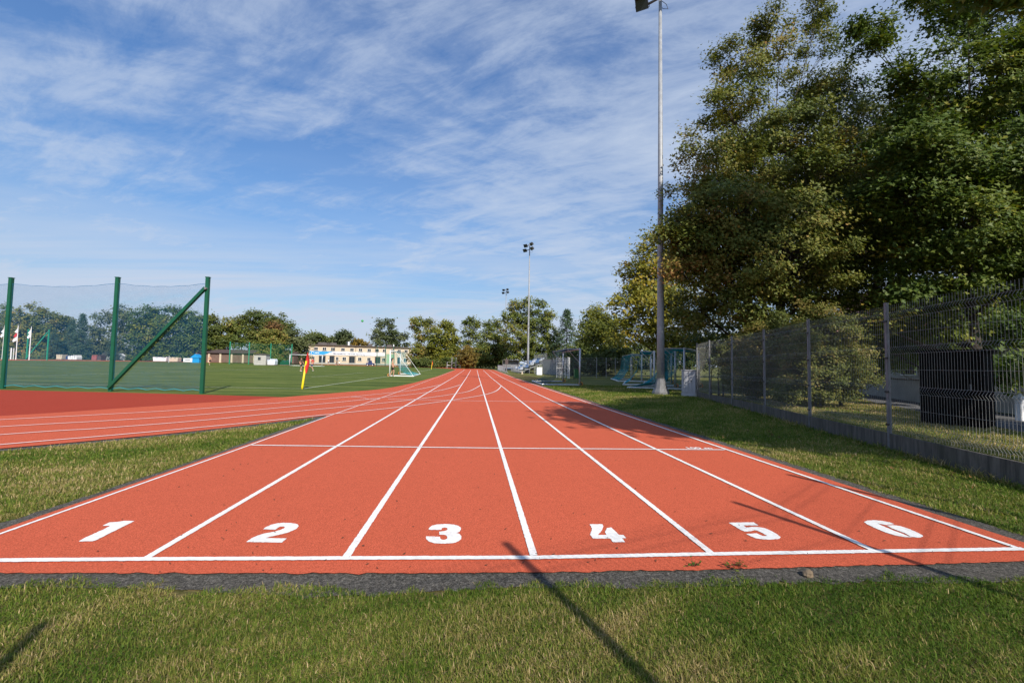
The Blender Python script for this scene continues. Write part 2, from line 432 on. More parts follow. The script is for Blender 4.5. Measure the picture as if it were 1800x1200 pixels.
cam = bpy.data.cameras.new('camera'); co = bpy.data.objects.new('camera', cam); C.objects.link(co)
cam.sensor_width = 36; cam.lens = FPX / 1800 * 36; cam.clip_start = .05; cam.clip_end = 3000
co.matrix_world = Matrix.Translation((0, 0, CH)) @ Matrix(CAM.tolist()).to_4x4()
sc = bpy.context.scene; sc.camera = co
sc.view_settings.view_transform = 'Standard'; sc.view_settings.look = 'None'
sc.view_settings.exposure = .2; sc.view_settings.gamma = 1
sc.cycles.max_bounces = 6; sc.cycles.diffuse_bounces = 3; sc.cycles.transmission_bounces = 4; sc.cycles.transparent_max_bounces = 8

# ------------------------------------------------------------------ the setting
def st(name, pts, z, mat, **k): return sheet(name, pts, z, mat, kind='structure', **k)
st('ground', [(-700, -80), (700, -80), (700, 1200), (-700, 1200)], 0, M['verge'])
NEAR_EDGE = [(-3.45, 2.93), (-2.75, 2.9), (-1.76, 2.85), (-.70, 2.80), (.39, 2.763), (1.5, 2.75), (2.48, 2.76), (3.72, 2.77), (4.14, 2.78)]
TURF_EDGE = [(-3.75, 2.82), (-2.65, 2.79), (-1.6, 2.686), (-.65, 2.60), (.37, 2.62), (1.43, 2.605), (2.32, 2.585), (3.46, 2.58), (4.36, 2.60)]
st('foreground_turf', [(-9, -6), (9, -6), (9, 3.2), (4.5, 2.8)] + TURF_EDGE[::-1] + [(-9, 3.2)], .003, M['soil'])
INNER = [(-4.0, 30), (-4.45, 22.8), (-5.4, 19.9), (-6.4, 17.3), (-7.5, 14.9), (-9.1, 12.0), (-10., 10.5), (-13, 7), (-16.5, 3.5)]
OUTER = [(-11.5, 2.6), (-8.6, 4.8), (-6.49, 6.74), (-5.76, 7.47), (-5.17, 8.13), (-4.52, 9.07), (-3.9, 10.2), (-3.5, 10.95)]
arc = lambda r, a0, a1, n=28: [(-44 + r * math.cos(R(a0 + (a1 - a0) * i / n)), 88 + r * math.sin(R(a0 + (a1 - a0) * i / n))) for i in range(n + 1)]
inn = smooth_line(INNER, 4)
st('asphalt_edging', wavy([(x, y - .035 + .02 * math.sin(x * 3.1 + 1)) for x, y in smooth_line(TURF_EDGE, 8)], .012, .05, 1) + [(4.33, 3.2), (4.34, 12), (4.30, 30), (4.25, 60), (-3.2, 60), (-3.2, 11.4), (-3.52, 11.2)] + wavy([(-3.53, 10.9), (-3.56, 8.7), (-3.52, 6.7), (-3.53, 4.6), (-3.60, 3.2), (-3.75, 2.82)], .012, .08, 2)[1:-1], .008, M['asphalt'])
st('bend_edging', wavy(strip_pts(smooth_line([(x + .06, y - .10) for x, y in OUTER], 5), .22), .012, .1, 3), .007, M['asphalt'])
st('sports_pitch', [(-3.75, 88), (-3.75, 47)] + inn[:-1] + [(-10.2, 17.3), (-18, 18.6), (-34, 22), (-50, 30), (-84.2, 40), (-84.2, 88)] + arc(40.2, 180, 0)[1:-1], .005, M['pitch'])
st('red_apron', [(-5.9, 16.2), (-7.6, 16.75), (-9.96, 17.3), (-13.5, 17.95), (-18, 18.6), (-30, 21), (-30, 5), (-15, 4), (-13, 6.5), (-10, 9.6), (-8, 13)], .011, M['apron'])
TR = wavy(NEAR_EDGE, .006, .04, 4) + [(4.13, 3.4), (4.13, 30), (4.13, 88)] + arc(48.13, 0, 180) + [(-92.13, 20), (-84.1, 20), (-84.1, 88)] + arc(40.2, 180, 0)[1:-1] + [(-3.8, 88), (-3.85, 47)] + inn + smooth_line(OUTER, 4) + [(-3.40, 10.6), (-3.42, 6), (-3.43, 3.4)]
track = st('running_track', TR, .016, M['track'])
LX = [-3.33, -2.05, -.805, .415, 1.635, 2.82, 3.935]
LINES = [([(x, 3.0 - .012 * x), (x + (.05 if i == 6 else 0), 15), (x + (.06 if i == 6 else 0), 89)], .05 if 0 < i < 6 else .045) for i, x in enumerate(LX)]
LINES[0] = (smooth_line([(-3.345, 3.05), (-3.34, 7), (-3.40, 10.9), (-3.39, 15), (-3.40, 20), (-3.45, 27), (-3.6, 40), (-3.7, 60), (-3.7, 89)], 4), .028)
LINES += [([(-3.36, 3.07), (-2.05, 3.04), (-.80, 3.0), (.415, 2.958), (1.635, 2.96), (3.97, 2.95)], .052),
          ([(-3.3, 7.0), (.41, 6.79), (3.9, 6.69)], .05), ([(-3.02, 16.0), (-.27, 15.6), (1.3, 15.52), (3.98, 15.6)], .045),
          ([(-4.55, 16.9), (-3.9, 16.45)], .05), ([(-3.8, 16.0), (-3.25, 15.75)], .05)]
BENDS = [[(-14.2, 5.4), (-9.4, 9.75), (-8.3, 10.75), (-7.19, 12.0), (-5.75, 14.4), (-4.5, 17.0), (-3.5, 19.6), (-2.75, 22.2), (-2.1, 27.5)],
         [(-12.8, 4.7), (-8.46, 8.76), (-7.47, 9.60), (-6.35, 10.75), (-5.1, 12.9), (-4.05, 15.0), (-3.15, 17.1), (-2.2, 19.6), (-1.5, 22.4), (-.85, 28)],
         [(-11.4, 3.8), (-7.61, 7.85), (-6.70, 8.6), (-5.70, 9.75), (-4.72, 11.35), (-3.7, 12.95), (-2.75, 14.6), (-1.85, 16.5), (-.95, 18.8), (-.2, 21.6), (.40, 28)],
         [(-10.2, 3.1), (-6.73, 6.97), (-6.03, 7.70), (-5.19, 8.68), (-4.2, 10.0), (-3.42, 11.2), (-2.3, 12.8), (-1.45, 14.4), (-.75, 15.9), (-.1, 17.4), (.53, 19.2), (1.1, 22.0), (1.62, 27)]]
LINES += [(smooth_line(b, 6), .048) for b in BENDS]
def rough_edge(P, amp=.0013, step=.02, near=7.5):
    out = []; r = np.random.default_rng(len(P) + int(abs(P[0][0]) * 1000))
    for a, b in zip(P, list(P[1:]) + [P[0]]):
        a, b = np.array(a[:2], float), np.array(b[:2], float); out.append(tuple(a)); d = np.linalg.norm(b - a)
        if min(a[1], b[1]) > near or d < step * 1.5: continue
        ts = np.arange(step, d, step) / d; ys = a[1] + (b[1] - a[1]) * ts; ts = ts[ys < near]
        for t in ts: q = a + (b - a) * t + r.normal(0, amp, 2); out.append(tuple(q))
    return out
for i, (p, wd) in enumerate(LINES):
    sheet('lane_line', rough_edge(strip_pts(p, wd)), .0195 + .0006 * i, M['paint'], parent=track)
DIG = [[[(-2.685, 3.351), (-2.598, 3.353), (-2.592, 3.369), (-2.614, 3.752), (-2.695, 3.759), (-2.722, 3.739), (-2.778, 3.724), (-2.769, 3.654), (-2.712, 3.652), (-2.704, 3.582), (-2.7, 3.407)]],
 [[(-1.559, 3.298), (-1.312, 3.28), (-1.312, 3.353), (-1.463, 3.366), (-1.444, 3.386), (-1.371, 3.443), (-1.341, 3.478), (-1.317, 3.533), (-1.319, 3.592), (-1.341, 3.633), (-1.373, 3.654), (-1.417, 3.669), (-1.467, 3.674), (-1.509, 3.662), (-1.543, 3.63), (-1.556, 3.587), (-1.558, 3.54), (-1.463, 3.526), (-1.463, 3.564), (-1.457, 3.593), (-1.434, 3.593), (-1.416, 3.578), (-1.411, 3.55), (-1.425, 3.518), (-1.453, 3.488), (-1.509, 3.454), (-1.537, 3.419), (-1.557, 3.368)]],
 [[(-.33, 3.355), (-.228, 3.345), (-.226, 3.316), (-.215, 3.292), (-.194, 3.284), (-.175, 3.302), (-.174, 3.337), (-.184, 3.367), (-.203, 3.38), (-.236, 3.385), (-.241, 3.443), (-.208, 3.451), (-.188, 3.466), (-.182, 3.498), (-.191, 3.521), (-.209, 3.528), (-.227, 3.516), (-.23, 3.478), (-.326, 3.482), (-.325, 3.53), (-.309, 3.569), (-.272, 3.595), (-.209, 3.602), (-.149, 3.59), (-.103, 3.562), (-.082, 3.521), (-.08, 3.475), (-.089, 3.437), (-.114, 3.416), (-.087, 3.388), (-.073, 3.345), (-.073, 3.293), (-.087, 3.259), (-.113, 3.232), (-.157, 3.217), (-.209, 3.217), (-.263, 3.229), (-.302, 3.262), (-.323, 3.302)]],
 [[(.942, 3.559), (1.044, 3.555), (1.038, 3.507), (1.011, 3.442), (.972, 3.373), (.947, 3.334), (1.012, 3.331), (1.014, 3.384), (1.058, 3.473), (1.094, 3.481), (1.106, 3.328), (1.138, 3.327), (1.139, 3.263), (1.107, 3.267), (1.107, 3.191), (1.018, 3.195), (1.016, 3.262), (.892, 3.266), (.885, 3.336), (.913, 3.4), (.937, 3.477)]],
 [[(2.101, 3.554), (2.317, 3.557), (2.313, 3.485), (2.185, 3.487), (2.183, 3.442), (2.223, 3.454), (2.277, 3.456), (2.324, 3.423), (2.338, 3.36), (2.335, 3.283), (2.323, 3.238), (2.29, 3.206), (2.244, 3.198), (2.193, 3.195), (2.15, 3.205), (2.115, 3.227), (2.102, 3.267), (2.097, 3.311), (2.19, 3.32), (2.192, 3.289), (2.198, 3.267), (2.221, 3.265), (2.238, 3.271), (2.236, 3.331), (2.228, 3.374), (2.212, 3.382), (2.176, 3.366), (2.114, 3.358), (2.107, 3.388)]],
 [[(3.276, 3.535), (3.331, 3.563), (3.397, 3.572), (3.458, 3.551), (3.488, 3.513), (3.488, 3.474), (3.393, 3.457), (3.362, 3.5), (3.347, 3.439), (3.342, 3.345), (3.347, 3.266), (3.345, 3.213), (3.357, 3.196), (3.299, 3.2), (3.257, 3.235), (3.236, 3.294), (3.239, 3.407), (3.253, 3.492)], [(3.389, 3.444), (3.45, 3.452), (3.495, 3.43), (3.503, 3.364), (3.494, 3.284), (3.479, 3.233), (3.458, 3.209), (3.41, 3.186), (3.382, 3.19), (3.353, 3.207), (3.378, 3.275), (3.374, 3.335), (3.375, 3.389)]]]
for i, polys in enumerate(DIG):
    mb = MB()
    for k, p in enumerate(polys):
        p = rough_edge(p, .0016, .012)
        n0 = len(mb.v); mb.add([(x, y, .0195 + k * .0004) for x, y in p], tessellate_polygon([[Vector((x, y, 0)) for x, y in p]]))
    o = mb.build('lane_number', M['paint'], track); o['label'] = 'white painted number %d' % (i + 1)

def text_mesh(name, s, size, mat, parent, matrix, ext=.004, bold=0., align='LEFT', sx=1.):
    cu = bpy.data.curves.new(name, 'FONT'); cu.body = s; cu.size = size; cu.extrude = ext; cu.offset = bold; cu.align_x = align
    t = bpy.data.objects.new(name, cu); C.objects.link(t); bpy.context.view_layer.update()
    me = bpy.data.meshes.new_from_object(t.evaluated_get(bpy.context.evaluated_depsgraph_get()))
    bpy.data.objects.remove(t); me.transform(Matrix.Diagonal((sx, 1, 1, 1)))
    me.transform(matrix); me.materials.clear(); return link(name, me, mat, parent)
o = text_mesh('distance_mark', '100 m', .17, M['paint'], track, Matrix.Translation((3.34, 6.79, .0205)), .0005, .004)

# pitch chalk lines
for p, wd in [([(-8.1, 21.8), (-8.25, 34), (-8.4, 47), (-8.4, 87)], .10), ([(-8.05, 21.8), (-13.2, 22.3), (-22, 23), (-60, 25.5)], .09),
              ([(-8.4, 39), (-13.9, 39.3), (-13.8, 57), (-8.4, 56.8)], .09), ([(-20, 62), (-62, 64)], .10), ([(-30, 23.8), (-31, 84)], .10)]:
    st('pitch_line', strip_pts(p, wd), .011, M['chalk'])
st('asphalt_path', smooth_line([(23, 26), (17.3, 18.5), (14.9, 14.0), (13.6, 11.6), (12.1, 9.0), (10.8, 6)], 4) + [(14, 4.5), (15.5, 9), (16.2, 11.4), (17.2, 14), (18.5, 17), (24, 24)], .006, M['path'])
st('earth_patch', wavy([(4.6, 40), (6.2, 41), (7.0, 47), (6.6, 56), (5.2, 62), (4.6, 55), (4.6, 40)], .15, .5, 9), .005, M['soil'])

# ------------------------------------------------------------------ grass blades
def inside(P, poly):
    x, y = P[:, 0], P[:, 1]; r = np.zeros(len(P), bool); n = len(poly)
    for i in range(n):
        (x0, y0), (x1, y1) = poly[i], poly[i - 1]
        r ^= ((y0 > y) != (y1 > y)) & (x < (x1 - x0) * (y - y0) / (y1 - y0 + 1e-12) + x0)
    return r
def patchy(P, s, sd):
    r = np.random.default_rng(sd); v = 0
    for k in range(7):
        a = r.uniform(0, 6.28); f = s * r.uniform(.5, 2.2); v = v + np.sin(f * (P[:, 0] * math.cos(a) + P[:, 1] * math.sin(a)) + r.uniform(0, 6.28) + 1.3 * np.sin(f * .6 * P[:, k % 2]))
    return v / 7
def grass(name, poly, density, label, dry=0., hmul=1., sd=1, maxd=3.2, base_d=1.6):
    r = np.random.default_rng(sd); a = np.array(poly); lo, hi = a.min(0), a.max(0)
    n = int(density * np.prod(hi - lo)); P = r.uniform(lo, hi, (n, 2)); P = P[inside(P, poly)]
    d = np.hypot(P[:, 0], P[:, 1]); keep = r.random(len(P)) < np.minimum(1, (base_d / d) ** 1.45); P, d = P[keep], d[keep]; n = len(P)
    pt = patchy(P, 1.9, sd + 5); pf = patchy(P, 8., sd + 6); pg = patchy(P, 22., sd + 7)
    sc_ = np.maximum(1, d / maxd) ** .75
    ln = r.uniform(.010, .042, n) * hmul * (1 + .35 * pf) * sc_ ** .45; wd = r.uniform(.0008, .0019, n) * sc_ * 1.15
    az = r.uniform(0, 6.283, n); wide = r.random(n) < .07; wd = np.where(wide, wd * 2.8, wd); ln = np.where(wide, ln * .55, ln)
    lean = np.abs(r.normal(1.0, .40, n))
    f = np.stack([np.cos(az), np.sin(az)], 1); s = np.stack([-f[:, 1], f[:, 0]], 1)
    tw = r.uniform(-.6, .6, n); s = s * np.cos(tw)[:, None] + f * np.sin(tw)[:, None]
    V = np.empty((n, 5, 3)); b = P
    h0 = ln * .55 * np.cos(lean * .6); o0 = ln * .55 * np.sin(lean * .6); h1 = h0 + ln * .5 * np.cos(lean * 1.35); o1 = o0 + ln * .5 * np.sin(lean * 1.35)
    h1 = np.maximum(h1, .006)
    V[:, 0, :2] = b - s * wd[:, None]; V[:, 1, :2] = b + s * wd[:, None]; V[:, 0, 2] = V[:, 1, 2] = .0
    V[:, 2, :2] = b + f * o0[:, None] + s * wd[:, None] * .9; V[:, 3, :2] = b + f * o0[:, None] - s * wd[:, None] * .9; V[:, 2, 2] = V[:, 3, 2] = h0
    V[:, 4, :2] = b + f * o1[:, None]; V[:, 4, 2] = h1
    k = np.arange(n)[:, None] * 5
    idx = (k + np.array([[0, 1, 2, 3, 3, 2, 4]])).ravel(); fn = np.tile([4, 3], n)
    t = np.clip(.345 + .36 * pt + .24 * pf + .14 * pg + r.normal(0, .14, n) + dry + (r.random(n) < .10 + dry * .6) * r.uniform(.2, .5, n) - wide * .22, 0, 1)
    o = npmesh(name, V.reshape(-1, 3), fn, idx, GRASS, None, np.repeat(t, 5))
    return tag(o, label, None, None, 'stuff')
grass('grass', [(-4.6, 1.05), (5.6, 1.05), (5.6, 2.75)] + wavy([(x, y + .035 * math.sin(x * 5.1) + .025 * math.sin(x * 13)) for x, y in smooth_line(TURF_EDGE, 12)], .034, .03, 11)[::-1] + [(-4.6, 2.85)], 40000, 'mown tufted grass in front of the track end', .02, 1., 21, 3.2, 2.4)
WEDGE = [(-10.2, 3.0), (-3.9, 2.95)] + wavy([(-3.62, 3.1), (-3.54, 4.6), (-3.53, 6.7), (-3.57, 8.7), (-3.56, 10.5)], .025, .1, 12) + [(x + .14, y - .2) for x, y in OUTER[::-1]][1:]
grass('grass', WEDGE, 11000, 'grass wedge between the straight and the bend lanes', .11, 1.05, 22, 3.0, 4.2)
FENCE = [(spot(u, 690, y).x, y) for u, y in ((1562, 6.75), (1423, 9.2), (1344, 11.8), (1287, 14.5), (1247.5, 16.9), (1225.5, 18.9))]
dx, dy = (FENCE[2][0] - FENCE[0][0]) / 2, (FENCE[2][1] - FENCE[0][1]) / 2
FENCE = [(FENCE[0][0] - 2 * dx * .97, FENCE[0][1] - 2 * dy * .97), (FENCE[0][0] - dx * .97, FENCE[0][1] - dy * .97)] + FENCE
VERGE = wavy([(4.29, 2.62), (4.30, 12), (4.27, 30)], .03, .09, 13) + [(13.0, 30), (10.2, 20.2)] + [(x - .05, y) for x, y in FENCE[::-1]] + [(6.2, 1.6)]
grass('grass', VERGE, 13000, 'grass verge between the outer lane and the wire fence', .05, 1.1, 23, 3.0, 3.4)
BEHIND = [(x + .08, y) for x, y in FENCE] + [(13, 22), (17.2, 18.4), (14.8, 14), (13.5, 11.6), (12, 9), (10.7, 6), (7, 1.5)]
grass('grass', BEHIND, 3000, 'dry straw coloured grass behind the wire fence', .26, 1.25, 24, 3.0, 4.6)
EDGE = [(x - .03, y) for x, y in FENCE] + [(x - .16, y) for x, y in FENCE[::-1]]
grass('grass', EDGE, 5000, 'longer uncut grass along the foot of the concrete fence base', .10, 2.6, 25, 3.0, 5.)
n = 520; r = np.random.default_rng(15); P = np.stack([r.uniform(4.4, 10.5, n), 2.7 + r.random(n) ** 1.3 * 17, r.uniform(.012, .03, n)], 1); P = P[inside(P, VERGE + BEHIND[:1]) | (r.random(n) < .25)]
V, tt = leaf_cloud(P, np.zeros_like(P) + [0, 0, 1.], 1, np.full(len(P), .01), .055, r, LEAF6, .1, 0, r.uniform(.1, .9, len(P))); V[:, :, 2] = np.maximum(V[:, :, 2], .008)
tag(crown_mesh(V, tt, L['russet'], None, 'fallen_leaves'), 'dry leaves fallen on the grass by the fence', None, None, 'stuff')
n = 520; r = np.random.default_rng(5); P = np.stack([r.uniform(-3.2, 4., n), 2.85 + r.random(n) ** 1.7 * 11, np.full(n, .021)], 1)
a = r.uniform(0, 6.28, n); s = r.uniform(.003, .014, n) * (1 + P[:, 1] * .06); e = np.stack([np.cos(a), np.sin(a), 0 * a], 1); q = np.stack([-np.sin(a), np.cos(a), 0 * a], 1)
V = np.stack([P - e * s[:, None], P + q * s[:, None] * .35 + [0, 0, .003], P + e * s[:, None] + [0, 0, .006], P - q * s[:, None] * .35], 1)
tag(npmesh('leaf_litter', V.reshape(-1, 3), np.full(n, 4), np.arange(4 * n), M['litter']), 'specks of dead leaf strewn over the red lanes', None, None, 'stuff')
# ------------------------------------------------------------------ trees: trunk with limbs, crown of separate leaves
def tree(name, label, cat, loc, lobes, leaves, size, n_leaves, seed, trunk_r=.2, trunk_top=None, tint=.4, tvar=.14, shape=LEAF4, spread=.34,
         cl_r=.62, bark=None, group=None, lean=(0, 0), hollow=.5, stems=1, flat=.6):
    """lobes: (x, y, z, rx, ry, rz) round the foot of the trunk; each carries clusters of leaves on twigs"""
    r = np.random.default_rng(seed); root = thing(name, label, cat, loc, 0, group); lo = np.array(lobes, float)
    top = trunk_top or (lo[:, 2].max())
    vol = lo[:, 3] * lo[:, 4] + lo[:, 3] * lo[:, 5]
    ncl = np.maximum(3, (vol / (cl_r ** 2) * 2.0 * (lo[:, 6] if lo.shape[1] > 6 else 1)).astype(int))
    per = max(3, int(n_leaves / ncl.sum()))
    cen, out, li = [], [], []
    for i, (x, y, z, rx, ry, rz) in enumerate(lo[:, :6]):
        d = r.normal(0, 1, (ncl[i], 3)); d /= np.linalg.norm(d, axis=1, keepdims=True)
        d[:, 2] += .12; rad = r.uniform(hollow, 1.06, ncl[i]) ** .8 * (1 + .10 * np.sin(5 * d[:, 0] + 3 * d[:, 2] + i))
        cen.append(np.array([x, y, z]) + d * rad[:, None] * np.array([rx, ry, rz])); out.append(d); li += [i] * ncl[i]
    cen, out, li = np.concatenate(cen), np.concatenate(out), np.array(li)
    zmin = .25; cen[:, 2] = np.maximum(cen[:, 2], zmin)
    lobe_t = r.normal(0, tvar * .7, len(lo))
    tb = tint + lobe_t[li] + r.normal(0, tvar, len(cen))
    V, t = leaf_cloud(cen, out, per, spread * r.uniform(.7, 1.35, len(cen)), size, r, shape, flat, .25, tb)
    V[:, :, 2] = np.maximum(V[:, :, 2], .04)
    # trunk, limbs to each lobe, twigs to each cluster
    P0, P1, r0, r1 = [], [], [], []
    for s in range(stems):
        q = np.array([0, 0, 0.]) if stems == 1 else np.array([r.normal(0, .25), r.normal(0, .25), 0])
        H = top * .82; n = 9; ph = r.uniform(0, 6.28)
        pts = [q + np.array([lean[0] * k / n + .035 * H * math.sin(k * .8 + ph) * (k / n), lean[1] * k / n + .03 * H * math.cos(k * .7 + ph) * (k / n), H * k / n]) for k in range(n + 1)]
        for k in range(n):
            P0.append(pts[k]); P1.append(pts[k + 1]); a = trunk_r * (1.35 if k == 0 else 1) * (1 - k / n * .85); b = trunk_r * (1 - (k + 1) / n * .85); r0.append(a); r1.append(b)
    for i, l in enumerate(lo):
        c = l[:3]; hz = np.hypot(c[0], c[1]); z0 = max(.12 * top, min(c[2] - .55 * hz - .2 * l[5], H * .95))
        k = z0 / H * n; a = pts[int(k)] + (pts[min(int(k) + 1, n)] - pts[int(k)]) * (k - int(k)); rr = min(trunk_r * (1 - k / n * .85) * .5, .026 + .075 * l[3])
        m1 = a + (c - a) * .45 + r.normal(0, .06 * max(hz, .5), 3) + [0, 0, -.05 * hz]
        for u, v, ra, rb in ((a, m1, rr, rr * .7), (m1, c, rr * .7, rr * .35)): P0.append(u); P1.append(v); r0.append(ra); r1.append(rb)
        for j in np.where(li == i)[0]:
            f = r.uniform(.3, 1.0); s_ = (m1 + (c - m1) * f) if r.random() < .6 else c
            mid = s_ + (cen[j] - s_) * .5 + r.normal(0, .05, 3) * l[3]
            for u, v, ra, rb in ((s_, mid, rr * .22 + .004, rr * .13 + .003), (mid, cen[j], rr * .13 + .003, .003)): P0.append(u); P1.append(v); r0.append(ra); r1.append(rb)
    stick_obj('trunk', P0, P1, np.array(r0), np.array(r1), bark or M['bark'], root, 6)
    crown_mesh(V, t, L[leaves], root)
    return root

def lobes_px(foot, dist, items, squash=1., jy=.5, seed=0):
    """crown lobes from how far they reach over the photograph: (u, v, radius, depth offset) at a distance"""
    r = np.random.default_rng(seed); out = []
    for it in items:
        u, v, rad = it[:3]; dy = it[3] if len(it) > 3 else r.uniform(-jy, jy)
        p = spot(u, v, dist + dy); k = rad * (dist + dy) / FPX
        out.append((p.x - foot.x, dy, p.z - foot.z, k, k * r.uniform(.85, 1.15), k * squash, it[4] if len(it) > 4 else 1.))
    return out

# --- the big maple behind the lamp mast
f = base(1372, 21.5)
items = [(1372, 75, 58, 0, .5), (1345, 30, 28, 0), (1440, 25, 36, .6), (1310, 110, 55, -1, .8), (1425, 125, 66, 1.0, .6), (1187, 385, 28, -2.9), (1193, 440, 30, -2.9), (1170, 412, 13, -2.6), (1222, 430, 44, -2.6), (1195, 480, 34, -2.2), (1235, 385, 50, -2.4), (1470, 150, 40, .5), (1290, 215, 70, -1.6), (1238, 292, 62, -1.2), (1385, 245, 80, -2.2), (1470, 205, 62, .5),
         (1205, 372, 46, -1.5), (1300, 375, 92, -3.0), (1420, 350, 90, -3.2), (1390, 450, 105, -3.6), (1255, 450, 74, -2.4), (1208, 425, 38, -1.8), (1480, 300, 70, -1.6), (1500, 420, 85, -2.5),
         (1300, 520, 66, -2.2), (1420, 520, 80, -2.2), (1230, 545, 40, -.6), (1520, 500, 80, -1.2), (1340, 300, 120, 2.5), (1430, 430, 130, 3.), (1280, 440, 100, 2.5), (1350, 560, 60, 1.)]
tree('maple_tree', 'tall browning maple towering behind the nearest floodlight mast', 'tree', f, lobes_px(f, 21.5, items, 1., .5, 1), 'green_brown', .145, 230000, 31, .30, 16.5,
     .40, .13, LEAF6, .29, .64, None, None, (0, 0), .45)
f = base(1545, 26)
items = [(1535, 215, 46, 0), (1560, 270, 80, 0), (1500, 290, 60, -1), (1610, 350, 90, 0), (1540, 400, 80, -1), (1590, 480, 70, -1), (1660, 420, 80, 1), (1490, 380, 60, .5)]
tree('maple_tree', 'olive maple partly hidden between the tall browning maple and the oak', 'tree', f, lobes_px(f, 26, items, 1., .5, 2), 'olive', .17, 70000, 32, .26, 13, .42, .14, LEAF6, .32, .58)
# --- the green tree that overhangs the fence on the right
f = base(1715, 16.5); OD = 16.5
items = [(1655, 60, 54, 0, .5), (1610, 135, 42, -.5, .7), (1528, 82, 16, 0), (1520, 45, 12, .1), (1560, 60, 24, 0), (1700, 20, 64, .5, .5), (1790, 40, 90, 0, .5), (1640, 180, 80, -1), (1740, 160, 95, -1.2), (1850, 180, 120, 0),
         (1590, 250, 58, -.8), (1680, 290, 85, -1.8), (1790, 300, 105, -1.8), (1600, 350, 62, -1), (1700, 400, 80, -1.8), (1800, 420, 90, -1.8), (1610, 440, 58, -.6), (1540, 330, 34, .3),
         (1690, 490, 55, -1.3), (1780, 500, 50, -1.8), (1600, 520, 48, -.2), (1700, -80, 100, 0, .5), (1830, -70, 130, 0, .5), (1900, 330, 120, 0), (1920, 100, 120, 0, .6), (1740, 250, 130, 2.5), (1660, 380, 110, 2.5), (1850, 420, 120, 2.5),
         (1640, 560, 46, .2), (1560, 580, 30, .3), (1556, 612, 34, 2.4), (1612, 606, 40, 2.8), (1530, 560, 40, 1.5), (1590, 560, 40, 2), (1760, 590, 26, -3.4, .6), (1795, 640, 20, -4.9, .5), (1745, 655, 14, -5.2, .35), (1700, 545, 50, 1.4)]
tree('oak_tree', 'large green broadleaf tree overhanging the wire fence at the right', 'tree', f, [q for q in lobes_px(f, OD, items, 1., .5, 3)], 'green', .165, 185000, 33, .30, 13, .42, .14, LEAF6, .34, .68, None, None, (0, 0), .4)
# --- trees on the same side just outside the picture, whose shade falls on lanes and verge
SH = [(11.0, 11.1, .8), (5.3, 9.0, .8), (6.0, 8.6, .9), (6.3, 7.4, .6), (7.6, 11., 1.), (7.2, 14.8, 1.1), (5.6, 13.6, .9), (5.5, 11., 1.), (4.7, 10.6, .8), (7.6, 16.4, .9), (3.3, 12.6, .55), (3.1, 10.4, .5), (4.3, 9.4, .9), (4.8, 12.2, 1.1), (6.5, 10.2, 1.3), (6.4, 13.2, 1.3), (8.2, 12.2, 1.4), (7.9, 9.6, 1.2), (5.4, 7.9, .7), (7.4, 7.2, 1.0), (9.1, 14.3, 1.2), (8.8, 17.2, 1.3), (6.2, 15.8, .8), (12.2, 9.4, 1.1), (13.6, 11.2, 1.0), (2.7, 11.8, .3), (3.9, 14.4, .5)]
r = np.random.default_rng(50); lo = []
for gx, gy, rad in SH:
    z = r.uniform(7.6, 9.6); lo.append((gx + .46 * z - 11.6, gy - 1.325 * z + 2.2, z, rad, rad, rad * .7))
tree('maple_tree', 'green maple beside the start whose leafy shadow falls over the outer lanes', 'tree', (11.6, -2.2, 0), lo, 'green', .22, 52000, 34, .25, 9.8, .4, .13, LEAF6, .34, .46)
tree('lime_tree', 'unseen tall lime tree added to shade the nearest mast', 'tree', (14.6, 7.9, 0), [(-1.6, 1.1, 11.2, .8, .9, 1.1), (-1.5, 1.0, 13.0, .8, .9, 1.1), (-1.6, 1.1, 15., .8, .9, 1.1), (-1.6, 1.1, 17., .75, .8, 1.1), (-1.5, 1.1, 18.8, .6, .6, .8), (.6, -1.0, 15.6, 1.0, 1.0, 1.1)], 'green', .22, 17000, 58, .26, 18, .4, .12, LEAF6, .34, .56)  # added out of view, its narrow crown shaped to shade the mast
f = Vector((34, 21, 0)); tree('lime_tree', 'lime tree shading the front of the tiled house', 'tree', f, [(0, 0, 9, 4, 4, 3.5), (-1.5, 2, 6, 3.4, 3.2, 2.6), (2, 3, 6, 3.5, 3, 2.6), (0, -1, 5, 3, 3, 2), (5, 1, 8, 3.5, 3.5, 3)], 'olive', .42, 9000, 55, .3, 10, .4, .12, LEAF4, .6, 1.1)

# --- yellow-green trees behind the stacked goals
f = base(1168, 44)
items = [(1160, 455, 46, 0), (1122, 492, 36, -1), (1205, 470, 40, 0), (1100, 540, 32, -1), (1150, 535, 50, -2), (1205, 540, 44, -1.5), (1110, 590, 34, -1), (1165, 592, 40, -2), (1225, 590, 34, -1), (1150, 500, 56, 2)]
tree('maple_tree', 'yellow-green maple behind the row of stored goals', 'tree', f, lobes_px(f, 44, items, 1., .8, 4), 'yellow', .34, 19000, 35, .3, 12, .42, .15, LEAF6, .55, .95)
f = base(1062, 62)
items = [(1050, 560, 20, 0), (1040, 590, 24, -1), (1075, 585, 26, 0), (1060, 610, 26, -1), (1090, 612, 20, 0)]
tree('willow_shrub', 'pale yellow-green willow behind the far mesh fence', 'shrub', f, lobes_px(f, 62, items, 1., .8, 5), 'yellow', .34, 8000, 36, .15, 6.5, .22, .12, LEAF4, .6, .9, None, None, (0, 0), .4, 3)
f = base(1012, 84)
items = [(1024, 606, 12, 0), (1002, 620, 13, 0), (1030, 618, 14, 0), (1012, 628, 14, 0)]
tree('elder_tree', 'low dark tree between the upswept spruce and the pale willow', 'tree', f, lobes_px(f, 84, items, 1., 1, 16), 'olive', .36, 7000, 57, .2, 6, .3, .12, LEAF4, .5, .9)
f = base(1052, 92)
